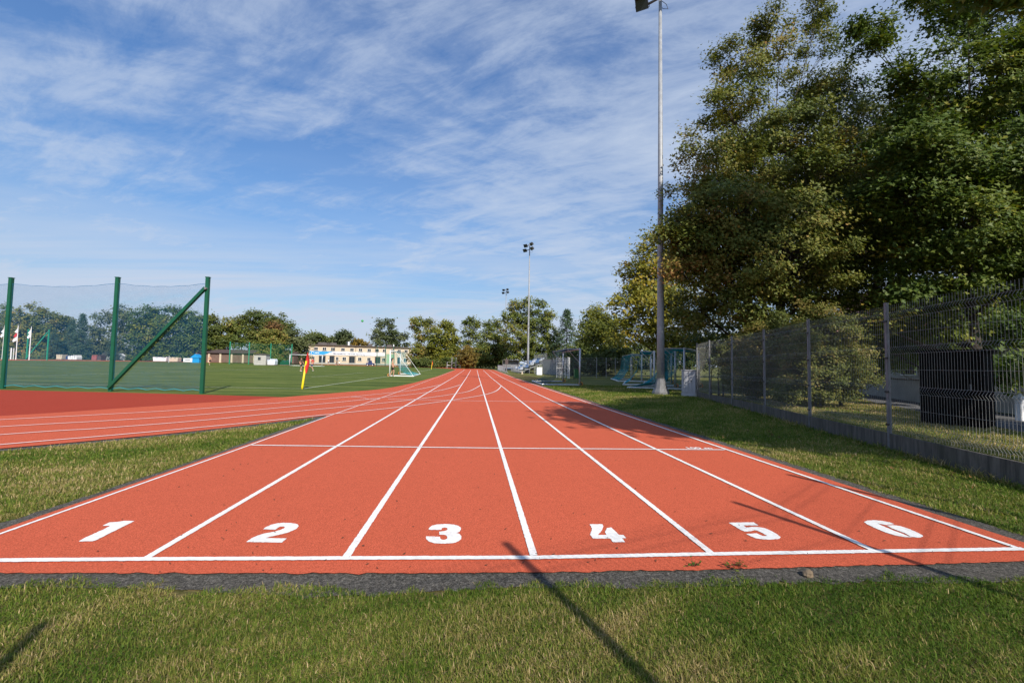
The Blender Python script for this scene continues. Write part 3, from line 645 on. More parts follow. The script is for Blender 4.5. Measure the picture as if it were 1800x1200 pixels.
items = [(1048, 556, 15, 0), (1036, 572, 12, 0), (1062, 575, 15, -1), (1050, 590, 18, -1), (1072, 598, 14, 0)]
tree('lime_tree', 'dark green tree peeping over the pale willow', 'tree', f, lobes_px(f, 92, items, 1., 1, 6), 'olive', .4, 5000, 37, .25, 10, .3, .12, LEAF4, .7, 1.1)
# --- shrubs along the fence
f = base(1452, 15.3)
items = [(1400, 605, 40, -.2), (1455, 590, 44, 0), (1498, 625, 36, 0), (1410, 660, 40, -.6), (1462, 650, 48, -.8), (1508, 662, 30, -.5), (1440, 690, 26, -.9), (1380, 690, 22, -.6), (1488, 690, 20, -.6), (1430, 555, 26, .3), (1375, 570, 24, .3)]
tree('privet_bush', 'wide small-leaved bush pressed against the fence by the grass', 'bush', f, lobes_px(f, 15.3, items, 1., .4, 7), 'olive', .075, 60000, 38, .05, 2.6, .56, .14, LEAF4, .13, .20, None, 'bushes behind the wire fence', (0, 0), .4, 4)
f = base(1330, 17.6)
items = [(1312, 615, 28, 0), (1345, 600, 34, 0), (1285, 650, 22, .2), (1290, 620, 22, .3), (1330, 655, 30, -.3), (1300, 665, 24, -.3), (1360, 660, 28, -.3), (1325, 690, 20, -.4), (1372, 640, 24, .2)]
tree('privet_bush', 'narrower dusty green bush to the left of the wide bush', 'bush', f, lobes_px(f, 17.6, items, 1., .4, 8), 'olive', .08, 38000, 39, .05, 2.4, .62, .14, LEAF4, .14, .22, None, 'bushes behind the wire fence', (0, 0), .4, 4)
f = base(1262, 20.5)
items = [(1256, 640, 20, 0), (1275, 660, 18, 0), (1250, 665, 14, .3), (1285, 630, 16, .5), (1268, 685, 12, 0)]
tree('privet_bush', 'small dark bush behind the far end of the wire fence', 'bush', f, lobes_px(f, 24.5, items, 1., .4, 9), 'olive', .09, 14000, 40, .04, 1.9, .6, .14, LEAF4, .15, .24, None, 'bushes behind the wire fence', (0, 0), .4, 3)
f = base(1640, 24.5)
items = [(1545, 600, 34, 0), (1590, 585, 40, 0), (1640, 570, 42, 0), (1700, 560, 42, 0), (1765, 555, 44, 0), (1565, 640, 20, 0), (1610, 630, 24, 0), (1660, 620, 26, .5), (1720, 612, 22, .5), (1830, 560, 44, 0)]
tree('hazel_thicket', 'dark green thicket under the large tree at the right, hiding the house', 'shrub', f, lobes_px(f, 24.5, items, 1., .8, 12), 'green', .14, 30000, 44, .06, 4, .25, .13, LEAF4, .25, .42, None, None, (0, 0), .3, 5)
f = base(1470, 31)
items = [(1250, 600, 40, 0), (1300, 575, 50, 0), (1370, 560, 60, 0), (1450, 570, 60, 0), (1530, 590, 60, 0), (1590, 610, 50, 0), (1420, 620, 50, 0), (1330, 620, 50, 0), (1520, 640, 40, 0)]
tree('hazel_thicket', 'dark thicket filling the gap under the big trees', 'shrub', f, lobes_px(f, 31, items, 1., 1.2, 10), 'olive', .22, 16000, 41, .08, 4, .3, .12, LEAF4, .45, .75, None, None, (0, 0), .35, 5)

# --- trees round the far side of the ground: (u, dist, [(u, v, r)...], leaves, label, tint)
def far_tree(name, label, u, dist, items, leaves, seed, tint=.4, n=5200, size=.5, spread=.8, cl=1.25, tr=.28, **k):
    f = base(u, dist); s = dist / 130; us = [q[0] for q in items]; lo_, hi_ = min(us), max(us)
    items = items + [(lo_ + (hi_ - lo_) * q, 628, 13 * 130 / dist) for q in (.1, .5, .9)]; n = int(n * 1.8)
    return tree(name, label, 'tree', f, lobes_px(f, dist, items, 1., 1.5, seed), leaves, size * 1.05 * s, n, seed + 100, tr, None, tint, .12, LEAF4, spread * .72 * s, cl * .85 * s, k.pop('bark', None), 'trees round the sports ground', hollow=.35, **k)
FT = [
 ('lime_tree', 'brownish lime tree left of the leftmost net post', 2, 124, [(0, 552, 18), (-20, 580, 24), (10, 590, 24), (-12, 610, 20), (20, 612, 18)], 'green_brown', .35, 6000),
 ('oak_tree', 'broad brown-tinged tree just right of the leftmost net post', 58, 120, [(52, 552, 18), (74, 566, 18), (36, 575, 20), (62, 590, 28), (40, 606, 22), (84, 604, 18)], 'green_brown', .42, 7500),
 ('linden_tree', 'mid green tree beside the pointed spruces, seen through the net', 112, 128, [(104, 566, 13), (118, 572, 13), (100, 592, 18), (120, 600, 20), (110, 612, 16)], 'olive', .35, 5500),
 ('birch_tree', 'sparse grey-green birch left of the middle net post', 172, 134, [(180, 560, 12), (172, 578, 13), (186, 592, 14), (166, 598, 12), (178, 612, 14)], 'pale', .4, 2600),
 ('birch_tree', 'sparse grey-green birch right of the middle net post', 212, 132, [(212, 546, 11), (220, 560, 14), (205, 572, 13), (224, 584, 14), (210, 600, 15)], 'pale', .4, 3000),
 ('ash_tree', 'round dark green tree left of the diagonal brace', 262, 122, [(256, 552, 15), (276, 556, 14), (244, 570, 16), (266, 578, 24), (286, 580, 17), (250, 600, 20), (280, 602, 20)], 'green', .34, 8000),
 ('ash_tree', 'dark green tree crossed by the top of the diagonal brace', 322, 124, [(304, 552, 13), (328, 562, 17), (346, 570, 15), (312, 582, 20), (336, 590, 22), (318, 608, 18), (348, 606, 16)], 'green', .32, 7500),
 ('elm_tree', 'dark elm against the last net post', 368, 128, [(366, 562, 13), (374, 580, 14), (362, 598, 16), (380, 605, 14)], 'olive', .34, 4500),
 ('elm_tree', 'yellowing elm with a twiggy crown left of the tallest far tree', 400, 130, [(392, 575, 12), (410, 572, 13), (400, 590, 17), (416, 598, 14), (388, 606, 14)], 'green_brown', .36, 4500),
 ('oak_tree', 'tall dark green oak behind the brown garages', 446, 132, [(446, 560, 13), (430, 570, 15), (462, 562, 14), (484, 566, 14), (500, 570, 13), (440, 588, 20), (470, 585, 22), (498, 588, 18), (455, 606, 18)], 'olive', .36, 9500),
 ('horse_chestnut', 'russet topped chestnut in front of the tall dark oak', 480, 122, [(482, 574, 10), (474, 582, 10), (490, 584, 10)], 'russet', .5, 1800),
 ('sycamore_tree', 'yellow-green tree below the russet chestnut', 476, 119, [(470, 596, 14), (488, 598, 15), (478, 608, 14), (462, 606, 10)], 'green_brown', .45, 3600),
 ('willow_tree', 'pale grey-green willow behind the green net', 520, 126, [(516, 590, 12), (532, 598, 13), (506, 602, 12), (522, 610, 14)], 'pale', .3, 4200),
 ('ash_tree', 'green tree at the left end of the cream building', 553, 165, [(548, 592, 9), (560, 596, 8), (540, 600, 8), (554, 606, 9)], 'olive', .36, 3600),
 ('ash_tree', 'low olive tree above the middle of the cream roof', 578, 168, [(574, 597, 8), (588, 599, 8), (580, 606, 9)], 'olive', .34, 2800),
 ('ash_tree', 'rounded grey-green tree over the cream roof', 604, 166, [(602, 588, 8), (612, 594, 8), (596, 598, 9), (606, 606, 10)], 'pale', .25, 3600),
 ('rowan_tree', 'small orange-brown tree above the cream roof', 630, 168, [(629, 596, 6), (624, 603, 6), (636, 604, 6)], 'autumn', .4, 2200),
 ('poplar_tree', 'airy poplar with gaps of sky behind the right of the cream roof', 686, 172, [(666, 572, 8), (684, 572, 9), (664, 590, 10), (680, 590, 11), (694, 584, 8), (706, 594, 9), (672, 604, 11), (696, 606, 11), (712, 606, 5)], 'pale', .25, 4200),
 ('locust_tree', 'thin brown-green tree right of the cream building', 738, 128, [(734, 565, 9), (748, 566, 9), (728, 574, 7), (756, 576, 9), (742, 590, 12), (736, 612, 12)], 'green_brown', .45, 4200),
 ('maple_tree', 'full yellow-green maple beyond the red flag', 780, 118, [(784, 572, 10), (794, 582, 10), (772, 590, 14), (792, 598, 14), (764, 606, 14), (784, 616, 16), (800, 614, 10), (758, 622, 10)], 'yellow', .2, 8000),
 ('locust_tree', 'open branched tree above the yellow cone-shaped hornbeam', 824, 124, [(816, 564, 7), (828, 566, 9), (842, 570, 8), (824, 584, 11), (838, 592, 10), (818, 604, 11), (846, 608, 12)], 'green_brown', .35, 3600),
 ('oak_tree', 'brown-green oak left of the farthest mast', 868, 112, [(858, 572, 8), (872, 570, 9), (862, 590, 13), (880, 592, 13), (852, 610, 13), (874, 614, 15), (890, 616, 12)], 'green_brown', .36, 6500),
 ('oak_tree', 'huge dark oak behind the middle floodlight mast', 936, 98, [(906, 542, 13), (928, 536, 13), (950, 542, 14), (896, 560, 14), (920, 562, 22), (946, 566, 22), (966, 562, 14), (908, 592, 24), (940, 596, 26), (968, 592, 18), (922, 618, 18), (956, 620, 18), (980, 612, 14)], 'green_brown', .33, 13000),
]
for i, (nm, lab, u, d, it, lv, ti, n) in enumerate(FT): far_tree(nm, lab, u, d, it, lv, 60 + i, ti, n)
far_tree('hornbeam_tree', 'yellow cone-shaped hornbeam at the end of the lanes', 822, 104, [(823, 612, 6), (822, 620, 9), (820, 630, 11), (826, 636, 11), (818, 640, 9)], 'autumn', 90, .25, 5200, .36, .4, .7, .2)

def spruce(label, u, dist, vtop, seed, wide=.22, tint=.4, group='trees round the sports ground'):
    r = np.random.default_rng(seed); f = base(u, dist); H = spot(u, vtop, dist).z - f.z
    root = thing('spruce_tree', label, 'tree', f, 0, group); P0, P1, r0, r1 = [(0, 0, 0)], [(0, 0, H)], [H * .014], [.02]; cen, out, sp = [], [], []
    for k in range(150):
        q = (k + .5) / 150; z = H * (.06 + .93 * q); rad = H * wide * (1 - q) ** .85 * r.uniform(.65, 1.12) + .1; a = k * 2.4 + r.normal(0, .3)
        tip = np.array([rad * math.cos(a), rad * math.sin(a), z - rad * .18]); P0.append((0, 0, z)); P1.append(tip); r0.append(.05); r1.append(.01)
        for f_ in (.45, .7, .95): cen.append(np.array([0, 0, z]) * (1 - f_) + tip * f_); out.append([math.cos(a), math.sin(a), 0]); sp.append(H * .018 * (1.2 - .4 * f_) + .04)
    V, t = leaf_cloud(np.array(cen), np.array(out), 13, np.array(sp), .022 * H, r, LEAF4, .45, .5, np.full(len(cen), tint))
    stick_obj('trunk', P0, P1, np.array(r0), np.array(r1), M['bark'], root, 5); crown_mesh(V, t, L['spruce'], root); return root
spruce('dark spruce with upswept branches right of the huge oak', 996, 92, 543, 201, .44, .45)
spruce('blue-green spruce seen through the net, tallest of its row', 140, 118, 551, 202, .24, .55)
spruce('shorter blue-green spruce beside the tallest spruce in the net', 122, 122, 562, 203, .26, .5)
spruce('broad spruce behind the flagpoles', 92, 116, 580, 204, .36, .5)
spruce('low spruce between the two grey-green birches', 196, 118, 590, 205, .4, .5)
# ------------------------------------------------------------------ floodlight masts
def V3(*a): return Vector(a)
def make_mast():
    t = thing('floodlight_mast', 'nearest tall grey floodlight mast, cropped by the top of the picture', 'floodlight mast', (0, 0, 0), 0, 'floodlight masts along the straight')
    MB().tube([(0, 0, .55), (0, 0, 3), (0, 0, 10), (0, 0, 21.0)], [.185, .172, .125, .075], 14).build('pole', M['galv'], t, True)
    MB().tube([(0, 0, -.05), (0, 0, .12), (0, 0, .30), (0, 0, .78)], [.43, .41, .31, .192], 10).build('plinth', M['galvd'], t)
    MB().box((0, -.176, 1.25), (.13, .03, .55)).build('hatch', M['galvd'], t, bevel=.006)
    MB().tube([(0, 0, 7.4), (0, 0, 7.55)], .165, 14).build('clamp_ring', M['galvd'], t)
    for z, w in ((20.05, .95), (20.8, .8)):
        MB().box((0, 0, z), (.09, 2 * w, .09), R(38)).build('crossarm', M['galvd'], t, bevel=.008)
        for s in (-1, 1):
            c = Matrix.Rotation(R(38), 3, 'Z') @ V3(-.12, s * w * .95, 0) + V3(0, 0, z)
            rot = (Matrix.Rotation(R(38 + s * 14), 3, 'Z') @ Matrix.Rotation(R(-32), 3, 'Y'))
            lamp = MB().box(c + rot @ V3(-.16, 0, .02), (.20, .62, .50), rot=rot).box(c + rot @ V3(.0, 0, .02), (.14, .40, .34), rot=rot)
            for k in range(5): lamp.box(c + rot @ V3(.09, -.16 + .08 * k, .02), (.06, .015, .30), rot=rot)
            lamp.box(c + rot @ V3(-.27, 0, .29), (.26, .64, .02), rot=rot)
            lo = lamp.build('floodlight', M['black'], t)
            MB().box(c + rot @ V3(-.268, 0, .0), (.012, .56, .44), rot=rot).build('lens', M['glass'], lo)
            MB().tube([c + rot @ V3(-.1, -.34, .02), c + rot @ V3(.06, -.34, -.14), c + rot @ V3(.06, 0, -.2), c + rot @ V3(.06, .34, -.14), c + rot @ V3(-.1, .34, .02)], .018, 5).build('bracket', M['galvd'], lo)
        MB().tube([(.1, .1, z - .05), (.45, .2, z - .12), (.55, .2, z - .35), (.2, .08, z - .5), (.06, .03, z - .45)], .014, 5).build('cable', M['black'], t)
    return t
mast = make_mast(); mast.location = (8.98, 20.9, 0); mast.rotation_euler = (0, 0, R(6))
for lab, u, y, rz in (('middle grey floodlight mast standing before the huge dark oak', 928, 71, -4), ('farthest floodlight mast, small beside the brown-green oak', 887.5, 116, 3)):
    b = base(u, y); dup(mast, b, R(rz), lab)

# ------------------------------------------------------------------ wire mesh fence on the right and behind the camera
def wire_panel(A, B, z0, z1, parent, name='wire_panel', wr=.0023):
    A, B = np.array([*A, 0.]), np.array([*B, 0.]); t = (B - A) / np.linalg.norm(B - A); n = np.array([-t[1], t[0], 0]); Ln = np.linalg.norm(B - A)
    H = z1 - z0; vz = [z0 + .10 * H / 2, z0 + .34 * H, z0 + .64 * H, z1 - .18]; prof = [(z0, 0)]
    for q in vz: prof += [(q - .055, 0), (q, .036), (q + .055, 0)]
    prof.append((z1, 0)); P0, P1 = [], []
    for i in range(int((Ln - .05) / .05) + 1):
        o = A + t * (.03 + .05 * i)
        for (a, da), (b, db) in zip(prof, prof[1:]):
            P0.append(o + n * da + [0, 0, a]); P1.append(o + n * db + [0, 0, b])
    zs = [q + s for q in vz for s in (-.055, .055)] + [(vz[i] + vz[i + 1]) / 2 for i in range(3)]
    for q in zs: P0.append(A + t * .02 + [0, 0, q]); P1.append(B - t * .02 + [0, 0, q])
    return stick_obj(name, P0, P1, wr, wr, M['wire'], parent, 3)
def wire_fence(label, pts, H, panels_z, board=True, wr=.0019):
    t = thing('wire_fence', label, 'fence', (pts[0][0], pts[0][1], 0)); o = Vector((pts[0][0], pts[0][1], 0)); T = [(x - o.x, y - o.y) for x, y in pts]
    for i, (x, y) in enumerate(T):
        a, b = T[max(0, i - 1)], T[min(len(T) - 1, i + 1)]; rz = math.atan2(b[1] - a[1], b[0] - a[0])
        p = MB().box((x, y, H / 2 - .05), (.06, .045, H + .1), rz).box((x, y, H + .006), (.066, .05, .012), rz).build('post', M['fpost'], t, bevel=.004)
        n = Vector((-math.sin(rz), math.cos(rz), 0))
        for z in (.42, .95, 1.5, 2.1): MB().box(V3(x, y, z * H / 2.4) + n * .026, (.078, .022, .03), rz).build('clamp', M['black'], p)
    for a, b in zip(T, T[1:]):
        wire_panel(a, b, .30, panels_z, t, wr=wr)
        if board:
            m = ((a[0] + b[0]) / 2, (a[1] + b[1]) / 2); Ln = math.dist(a, b); rz = math.atan2(b[1] - a[1], b[0] - a[0])
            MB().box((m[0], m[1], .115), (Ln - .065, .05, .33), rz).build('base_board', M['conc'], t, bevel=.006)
    return t
wire_fence('galvanised V-bent wire mesh fence on a low concrete base along the verge', FENCE, 2.40, 2.36)
wire_fence('wire mesh fence behind the start whose post shadows reach the white numbers', [(-5.2, -3.35), (-2.92, -2.48), (-.64, -1.61), (1.62, -.75), (3.86, .13), (5.18, 1.17)], 3.0, 2.9, False, .0033)

# grey cabinet at the end of the fence
a, b = V3(9.47, 19.75, 0), V3(9.93, 19.32, 0); ex = (b - a).normalized(); ey = V3(-ex.y, ex.x, 0); rz = math.atan2(ex.y, ex.x); wd = (b - a).length
t = thing('equipment_cabinet', 'grey panelled cabinet at the far end of the wire fence', 'cabinet', a, rz)
MB().box((wd / 2, .26, .66), (wd, .5, 1.02)).build('body', M['cab'], t, bevel=.008)
MB().box((wd / 2, .26, .06), (wd + .02, .52, .19)).build('plinth', M['cab'], t)
MB().box((wd / 2, .25, 1.195), (wd + .04, .56, .045)).build('lid', M['cab'], t, bevel=.008)
for k in range(4): MB().box(((k + .5) * wd / 4, .002, .67), (wd / 4 - .02, .024, .96)).build('door_panel', M['cab'], t, bevel=.004)
for k in (1, 3): MB().box((k * wd / 4 - .04, -.014, .72), (.02, .02, .10)).build('handle', M['black'], t)

# dark shed, low wall, white post, house behind the fence
a, b = V3(11.2, 10.35, 0), V3(11.72, 9.35, 0); ex = (b - a).normalized(); rz = math.atan2(ex.y, ex.x); wd = (b - a).length
t = thing('garden_shed', 'tall dark wooden locker on the dry grass behind the fence', 'shed', a, rz)
MB().box((wd / 2, .45, .9), (wd, .9, 1.75)).build('wall', M['wood'], t)
MB().box((wd / 2, .45, 1.81), (wd + .12, 1.04, .06)).build('roof', M['wood'], t, bevel=.008)
d = MB().box((wd / 2, -.012, .9), (wd * .84, .03, 1.5)).box((wd / 2, -.034, .55), (wd * .9, .016, .07), rot=Matrix.Rotation(R(-32), 3, 'Y')).build('door', M['wood'], t)
MB().box((wd * .82, -.045, .95), (.03, .03, .14)).build('handle', M['galvd'], d)
MB().box((.02, -.03, .9), (.035, .03, 1.75)).build('corner_strip', M['wood'], t)
t = thing('low_wall', 'low grey concrete wall beyond the asphalt path', 'wall', (15.7, 8.0, 0))
MB().poly([(0, 0, 0), (.7, 3.0, 0), (3.1, 9.6, 0), (7.5, 17.6, 0), (7.72, 17.5, 0), (3.32, 9.5, 0), (.93, 2.95, 0), (.23, -.05, 0)], .92, (0, 0, 1)).build('wall', M['concp'], t)
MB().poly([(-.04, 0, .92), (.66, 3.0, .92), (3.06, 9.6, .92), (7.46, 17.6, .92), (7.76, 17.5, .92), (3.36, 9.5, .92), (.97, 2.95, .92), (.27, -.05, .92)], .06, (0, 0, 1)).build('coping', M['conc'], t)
p = spot(1793, 700, 11.0); t = thing('bollard', 'short white bollard by the asphalt path', 'bollard', (p.x, p.y, 0))
MB().box((0, 0, .3), (.16, .16, .6)).build('post', M['whitem'], t, bevel=.01)
MB().add([(-.11, -.11, .6), (.11, -.11, .6), (.11, .11, .6), (-.11, .11, .6), (-.11, -.11, .65), (.11, -.11, .65), (.11, .11, .65), (-.11, .11, .65), (0, 0, .74)],
         [(0, 1, 5, 4), (1, 2, 6, 5), (2, 3, 7, 6), (3, 0, 4, 7), (4, 5, 8), (5, 6, 8), (6, 7, 8), (7, 4, 8), (3, 2, 1, 0)]).build('cap', M['whitem'], t)
a = spot(1440, 640, 42); b = spot(1850, 640, 25); ex = Vector((b.x - a.x, b.y - a.y, 0)); LW = ex.length; rz = math.atan2(ex.y, ex.x)
t = thing('house', 'house with a pink-brown tiled roof hidden behind the right-hand trees', 'house', (a.x, a.y, 0), rz)
MB().box((LW / 2, 4.5, 1.6), (LW, 9, 3.2)).build('wall', M['concp'], t)
rf = MB().poly([(-.4, -.5, 3.22), (-.4, 4.5, 9.2), (-.4, 9.5, 3.22)], LW + .8, (1, 0, 0)).build('roof', M['tile'], t)
MB().box((LW / 2, -.53, 3.2), (LW + .8, .1, .12)).build('gutter', M['whitem'], rf)
MB().box((LW * .7, 4.3, 9.2), (.9, .7, 1.6)).build('chimney', M['tilered'], rf)
for k in range(7):
    x = LW * (k + .5) / 7; wn = MB().box((x, -.03, 1.75), (1.3, .1, 1.5)).build('window', M['whitem'], t); MB().box((x, -.09, 1.75), (1.1, .03, 1.3)).build('pane', M['glass'], wn)
    dm = MB().box((x, 1.2, 5.0), (1.5, 2.2, 1.5)).build('dormer', M['tile'], rf)
    if k % 2 == 0: MB().box((x, .08, 5.0), (1.1, .05, 1.0)).build('skylight', M['glass'], t)

# ------------------------------------------------------------------ ball-stop nets
def post_mb(x, y, z0, z1, s=.12): return MB().box((x, y, (z0 + z1) / 2), (s, s, z1 - z0))
def net_fence(label, xs, H, zt, mat_p, mat_n, su, rad, braces=(), rope=True, sp=.14, group=None, bottom=.12):
    """xs: (x, y) of the posts; braces: (post index it starts at, post index it leans to)"""
    o = V3(xs[0][0], xs[0][1], hgt(*xs[0])); t = thing('ball_stop_net', label, 'net fence', o, 0, group); T = [(x - o.x, y - o.y, hgt(x, y) - o.z) for x, y in xs]
    for x, y, z in T:
        p = post_mb(x, y, z - .1, z + H, sp).build('post', mat_p, t, bevel=.008)
        MB().box((x, y, z + H + .012), (sp + .02, sp + .02, .024)).build('cap', mat_p, p)
    for i, j in braces:
        MB().tube([(T[i][0], T[i][1] - sp * .8, T[i][2] + .16), (T[j][0] - .02, T[j][1] - sp * .8, T[j][2] + H - .42)], sp * .62, 4).build('brace', mat_p, t)
        MB().tube([(T[j][0], T[j][1] - sp * 1.3, T[j][2] + H - .44), (T[j][0], T[j][1], T[j][2] + H - .44)], sp * .35, 8).build('bolt', M['galvd'], t)
    for a, b in zip(T, T[1:]):
        a, b = np.array(a), np.array(b); P0, P1 = net_lines(a + [0, 0, bottom], b + [0, 0, bottom], b + [0, 0, zt], a + [0, 0, zt], su, su, .12 * zt / 4 if rope else 0)
        stick_obj('net', P0, P1, rad, rad, mat_n, t)
        if rope:
            k = 10; pts = [a + (b - a) * i / k + [0, 0, bottom + (.05 if i % 2 else -.02)] for i in range(k + 1)]
            MB().tube(pts, .011, 4).build('hem_rope', M['cordt'], t)
            pts = [a + (b - a) * i / k + [0, 0, zt + (.02 if i % 2 else 0) - .12 * zt / 4 * 4 * (i / k) * (1 - i / k)] for i in range(k + 1)]
            MB().tube(pts, .008, 4).build('head_rope', M['cord'], t)
    return t
net_fence('green posted ball-stop net with a diagonal brace beside the dark red apron', [(-10.31, 17.84), (-14.05, 18.5), (-18.75, 19.4), (-23.4, 20.4), (-28., 21.4)], 4.45, 4.22, M['greenp'], M['cord'], .046, .0022, [(1, 0)], True, .125)
N = lambda u, y: (base(u, y).x, y)
net_fence('tall green ball-stop net in front of the brown garages', [N(403, 104), N(437, 106), N(475, 108), N(512, 110)], 5.0, 4.8, M['greent'], M['cordg'], .22, .012, [], False, .16)
net_fence('green posts with a diagonal brace beside the flagpoles', [N(5, 97), N(46, 98), N(82, 98)], 6.2, 2.0, M['greent'], M['cordg'], .5, .01, [(1, 2)], False, .2)
net_fence('pale green net screen before the right half of the cream building', [N(662, 122), N(677, 122), N(691, 122)], 5.4, 3.4, M['greenp'], M['cordg'], .16, .014, [], False, .16)

# ------------------------------------------------------------------ goals
def goal(label, near, far, back, H, metal, cordm, r=.055, group='football goals', wheels=True, cords=.13, cr=.0045, top=.35, bracket=True):
    """near / far: feet of the two posts, back: ground vector from the goal line to the rear bar"""
    o = V3(near[0], near[1], hgt(*near)); t = thing('football_goal', label, 'goal', o, 0, group)
    n, f = V3(0, 0, .06), V3(far[0] - near[0], far[1] - near[1], hgt(*far) - o.z + .06); bk = V3(back[0], back[1], 0); up = V3(0, 0, H - .06)
    for p in (n, f):
        MB().tube([p, p + up], r, 10).build('post', metal, t, True)
        MB().tube([p + up, p + up + bk * top], r * .45, 6).build('net_arm', metal, t)
        MB().tube([p + up + bk * top, p + up * .6 if bracket else p + bk], r * .3, 6).build('stay', metal, t)
        if wheels:
            w_ = MB(); ax = bk.normalized() * .0 + V3(0, 0, 1); c = p - V3(0, 0, -.06) + bk * -.03; ring = []
            d1 = bk.normalized(); 
            for k in range(16): ring.append(c + d1 * .12 * math.cos(k * math.pi / 8) + V3(0, 0, .12 * math.sin(k * math.pi / 8) ))
            wl = w_.tube(ring, .045, 8, closed=True).build('wheel', M['orange'], t, True)
            MB().tube([c - (f - n).normalized() * .05, c + (f - n).normalized() * .05], .05, 8).build('hub', M['black'], wl)
    MB().tube([n + up, f + up], r, 10).build('crossbar', metal, t, True)
    MB().tube([n, n + bk, f + bk, f], r * .9, 8).build('base_frame', metal, t)
    MB().tube([n + up + bk * top, f + up + bk * top], r * .25, 5).build('net_bar', metal, t)
    P0, P1 = [], []; a = lambda v: np.array(v)
    m1, m2 = bk * (top + .10) + up * .42, bk * (top + .34) + up * .12
    for q in ((n + m1, f + m1, f + up + bk * top, n + up + bk * top), (n + m2, f + m2, f + m1, n + m1), (n + bk, f + bk, f + m2, n + m2), (n + up, f + up, f + up + bk * top, n + up + bk * top), (n, n + bk * top, n + up + bk * top, n + up), (f, f + bk * top, f + up + bk * top, f + up)):
        x, y = net_lines(a(q[0]), a(q[1]), a(q[2]), a(q[3]), cords, cords, .03); P0 += x; P1 += y
    stick_obj('net', P0, P1, cr, cr, cordm, t); return t
goal('white goal with a teal net standing on the goal line', (-8.35, 44.6), (-8.55, 51.9), (2.3, .05), 2.5, M['whitem'], M['cordt'], .06, cords=.13, cr=.0032, top=.22, bracket=False)
goal('distant white goal on the far side of the pitch', N(566, 100), N(509, 100), (0, 1.6), 2.44, M['whitem'], M['cordd'], .06, cords=.3, cr=.004, wheels=False)
goal('grey wheeled goal with a dark net standing alone at the edge of the lanes', (6.93, 29.0), (7.08, 35.4), (-2.5, -.1), 2.44, M['alu'], M['cordd'], .06, cords=.13, cr=.0030)
goal('stored goal with curved white arms, nearest to the far mesh fence', N(1128, 38.5), N(1109.5, 45.5), (-2.1, .2), 2.44, M['whitem'], M['cordt'], .065, cords=.12, cr=.0042, top=.45)
goal('stored white goal in the middle of the row, partly behind the mast', N(1150, 30.8), N(1144, 38.2), (-2.2, .2), 2.44, M['whitem'], M['cordt'], .065, cords=.12, cr=.004, top=.45)
goal('stored grey goal seen just right of the mast', N(1187, 28.4), N(1180, 35.6), (-2.2, .2), 2.44, M['alu'], M['cordt'], .06, cords=.12, cr=.004, top=.4)
goal('stored grey goal closest to the camera, behind the grey cabinet', N(1203, 25.2), N(1229, 29.5), (-3.0, 1.2), 2.44, M['alu'], M['cordt'], .06, cords=.14, cr=.006, top=.35)

# ------------------------------------------------------------------ corner flags
t = thing('corner_flag', 'tilted yellow corner post with a red flag on the near corner of the pitch', 'corner flag', (-8.0, 21.5, 0), 0, 'corner flags')
MB().tube([(0, 0, -.02), (.0, 0, .12), (.135, 0, 1.32)], [.045, .05, .042], 10).build('pole', M['yellow'], t, True)
fl = []
for k in range(9):
    q = k / 8; fl.append((.16 + .05 * math.sin(q * 3.3) + .06 * math.sin(q * math.pi), -.03 * math.sin(q * 6), .74 + q * .98))
fo = [(x - .02 - .16 * math.sin((z - .74) / .98 * math.pi) ** .7 + .05 * (z - .74), y - .02, z) for x, y, z in fl]
MB().poly(fl + fo[::-1], .05, (0, 1, 0)).build('flag', M['red'], t, True)
fl2 = dup(t, (-8.4, 87, hgt(-8.4, 87)), 0, 'tiny far corner post with a red flag, right of the cream building')

# ------------------------------------------------------------------ football in the air
p = spot(637, 564, 42); t = thing('football', 'green ball flying above the cream building', 'ball', p)
MB().sphere((0, 0, 0), .11, 20, 12).build('panels', M['ball'], t, True)
# ------------------------------------------------------------------ buildings on the far side
a, b = base(541, 140), base(722.5, 152); ex = Vector((b.x - a.x, b.y - a.y, 0)); LW = ex.length; rz = math.atan2(ex.y, ex.x)
H = spot(541, 606, 140).z - a.z
t = thing('clubhouse', 'long cream two-storey building with a blue and white banner', 'building', a, rz)
MB().box((LW / 2, 5.5, H / 2), (LW, 11, H)).build('wall', M['cream'], t)
MB().box((LW / 2, 5.4, .25), (LW + .1, 11.1, .5)).build('plinth', M['concp'], t)
rf = MB().box((LW / 2, 5.4, H + .14), (LW + .9, 12, .28)).build('roof', M['roof'], t)
for q, w_ in ((.15, 3.6), (.22, 3.0), (.60, 1.4), (.80, 1.6)): MB().box((LW * q, 6, H + .7), (w_, 2.4, .9)).build('roof_box', M['roof'], rf)
MB().tube([(LW * .38, 4, H), (LW * .38, 4, H + 1.6)], .25, 8).build('chimney', M['whitem'], rf)
MB().tube([(LW * .815, .6, H), (LW * .815, .6, H + 1.1)], .18, 8).build('vent', M['whitem'], rf)
def opening(q, w_, z0, z1, name='window', fr='whitem', split=True):
    x = LW * q; o = MB().box((x, -.03, (z0 + z1) / 2), (w_, .14, z1 - z0)).build(name, M[fr], t)
    g = MB()
    for s in ((-1, 1) if split else (0,)):
        g.box((x + s * w_ * .235, -.11, (z0 + z1) / 2), (w_ * (.42 if split else .88), .05, (z1 - z0) * .88))
    g.build('pane', M['glass'], o); MB().box((x, -.12, z0 - .06), (w_ + .2, .22, .1)).build('sill', M['concp'], o)
fz = lambda z: (375 - z) / 330 * H
for z in (165, 290, 415, 570, 710, 845, 985, 1115, 1235, 1370, 1485, 1605): opening((z - 55) / 1645, LW * 60 / 1645, fz(132), fz(78))
for z, w_ in ((130, 42), (487, 40), (595, 58), (838, 58), (985, 58), (1230, 60), (1350, 50), (1600, 62)): opening((z - 55) / 1645, LW * w_ / 1645, fz(305), fz(240))
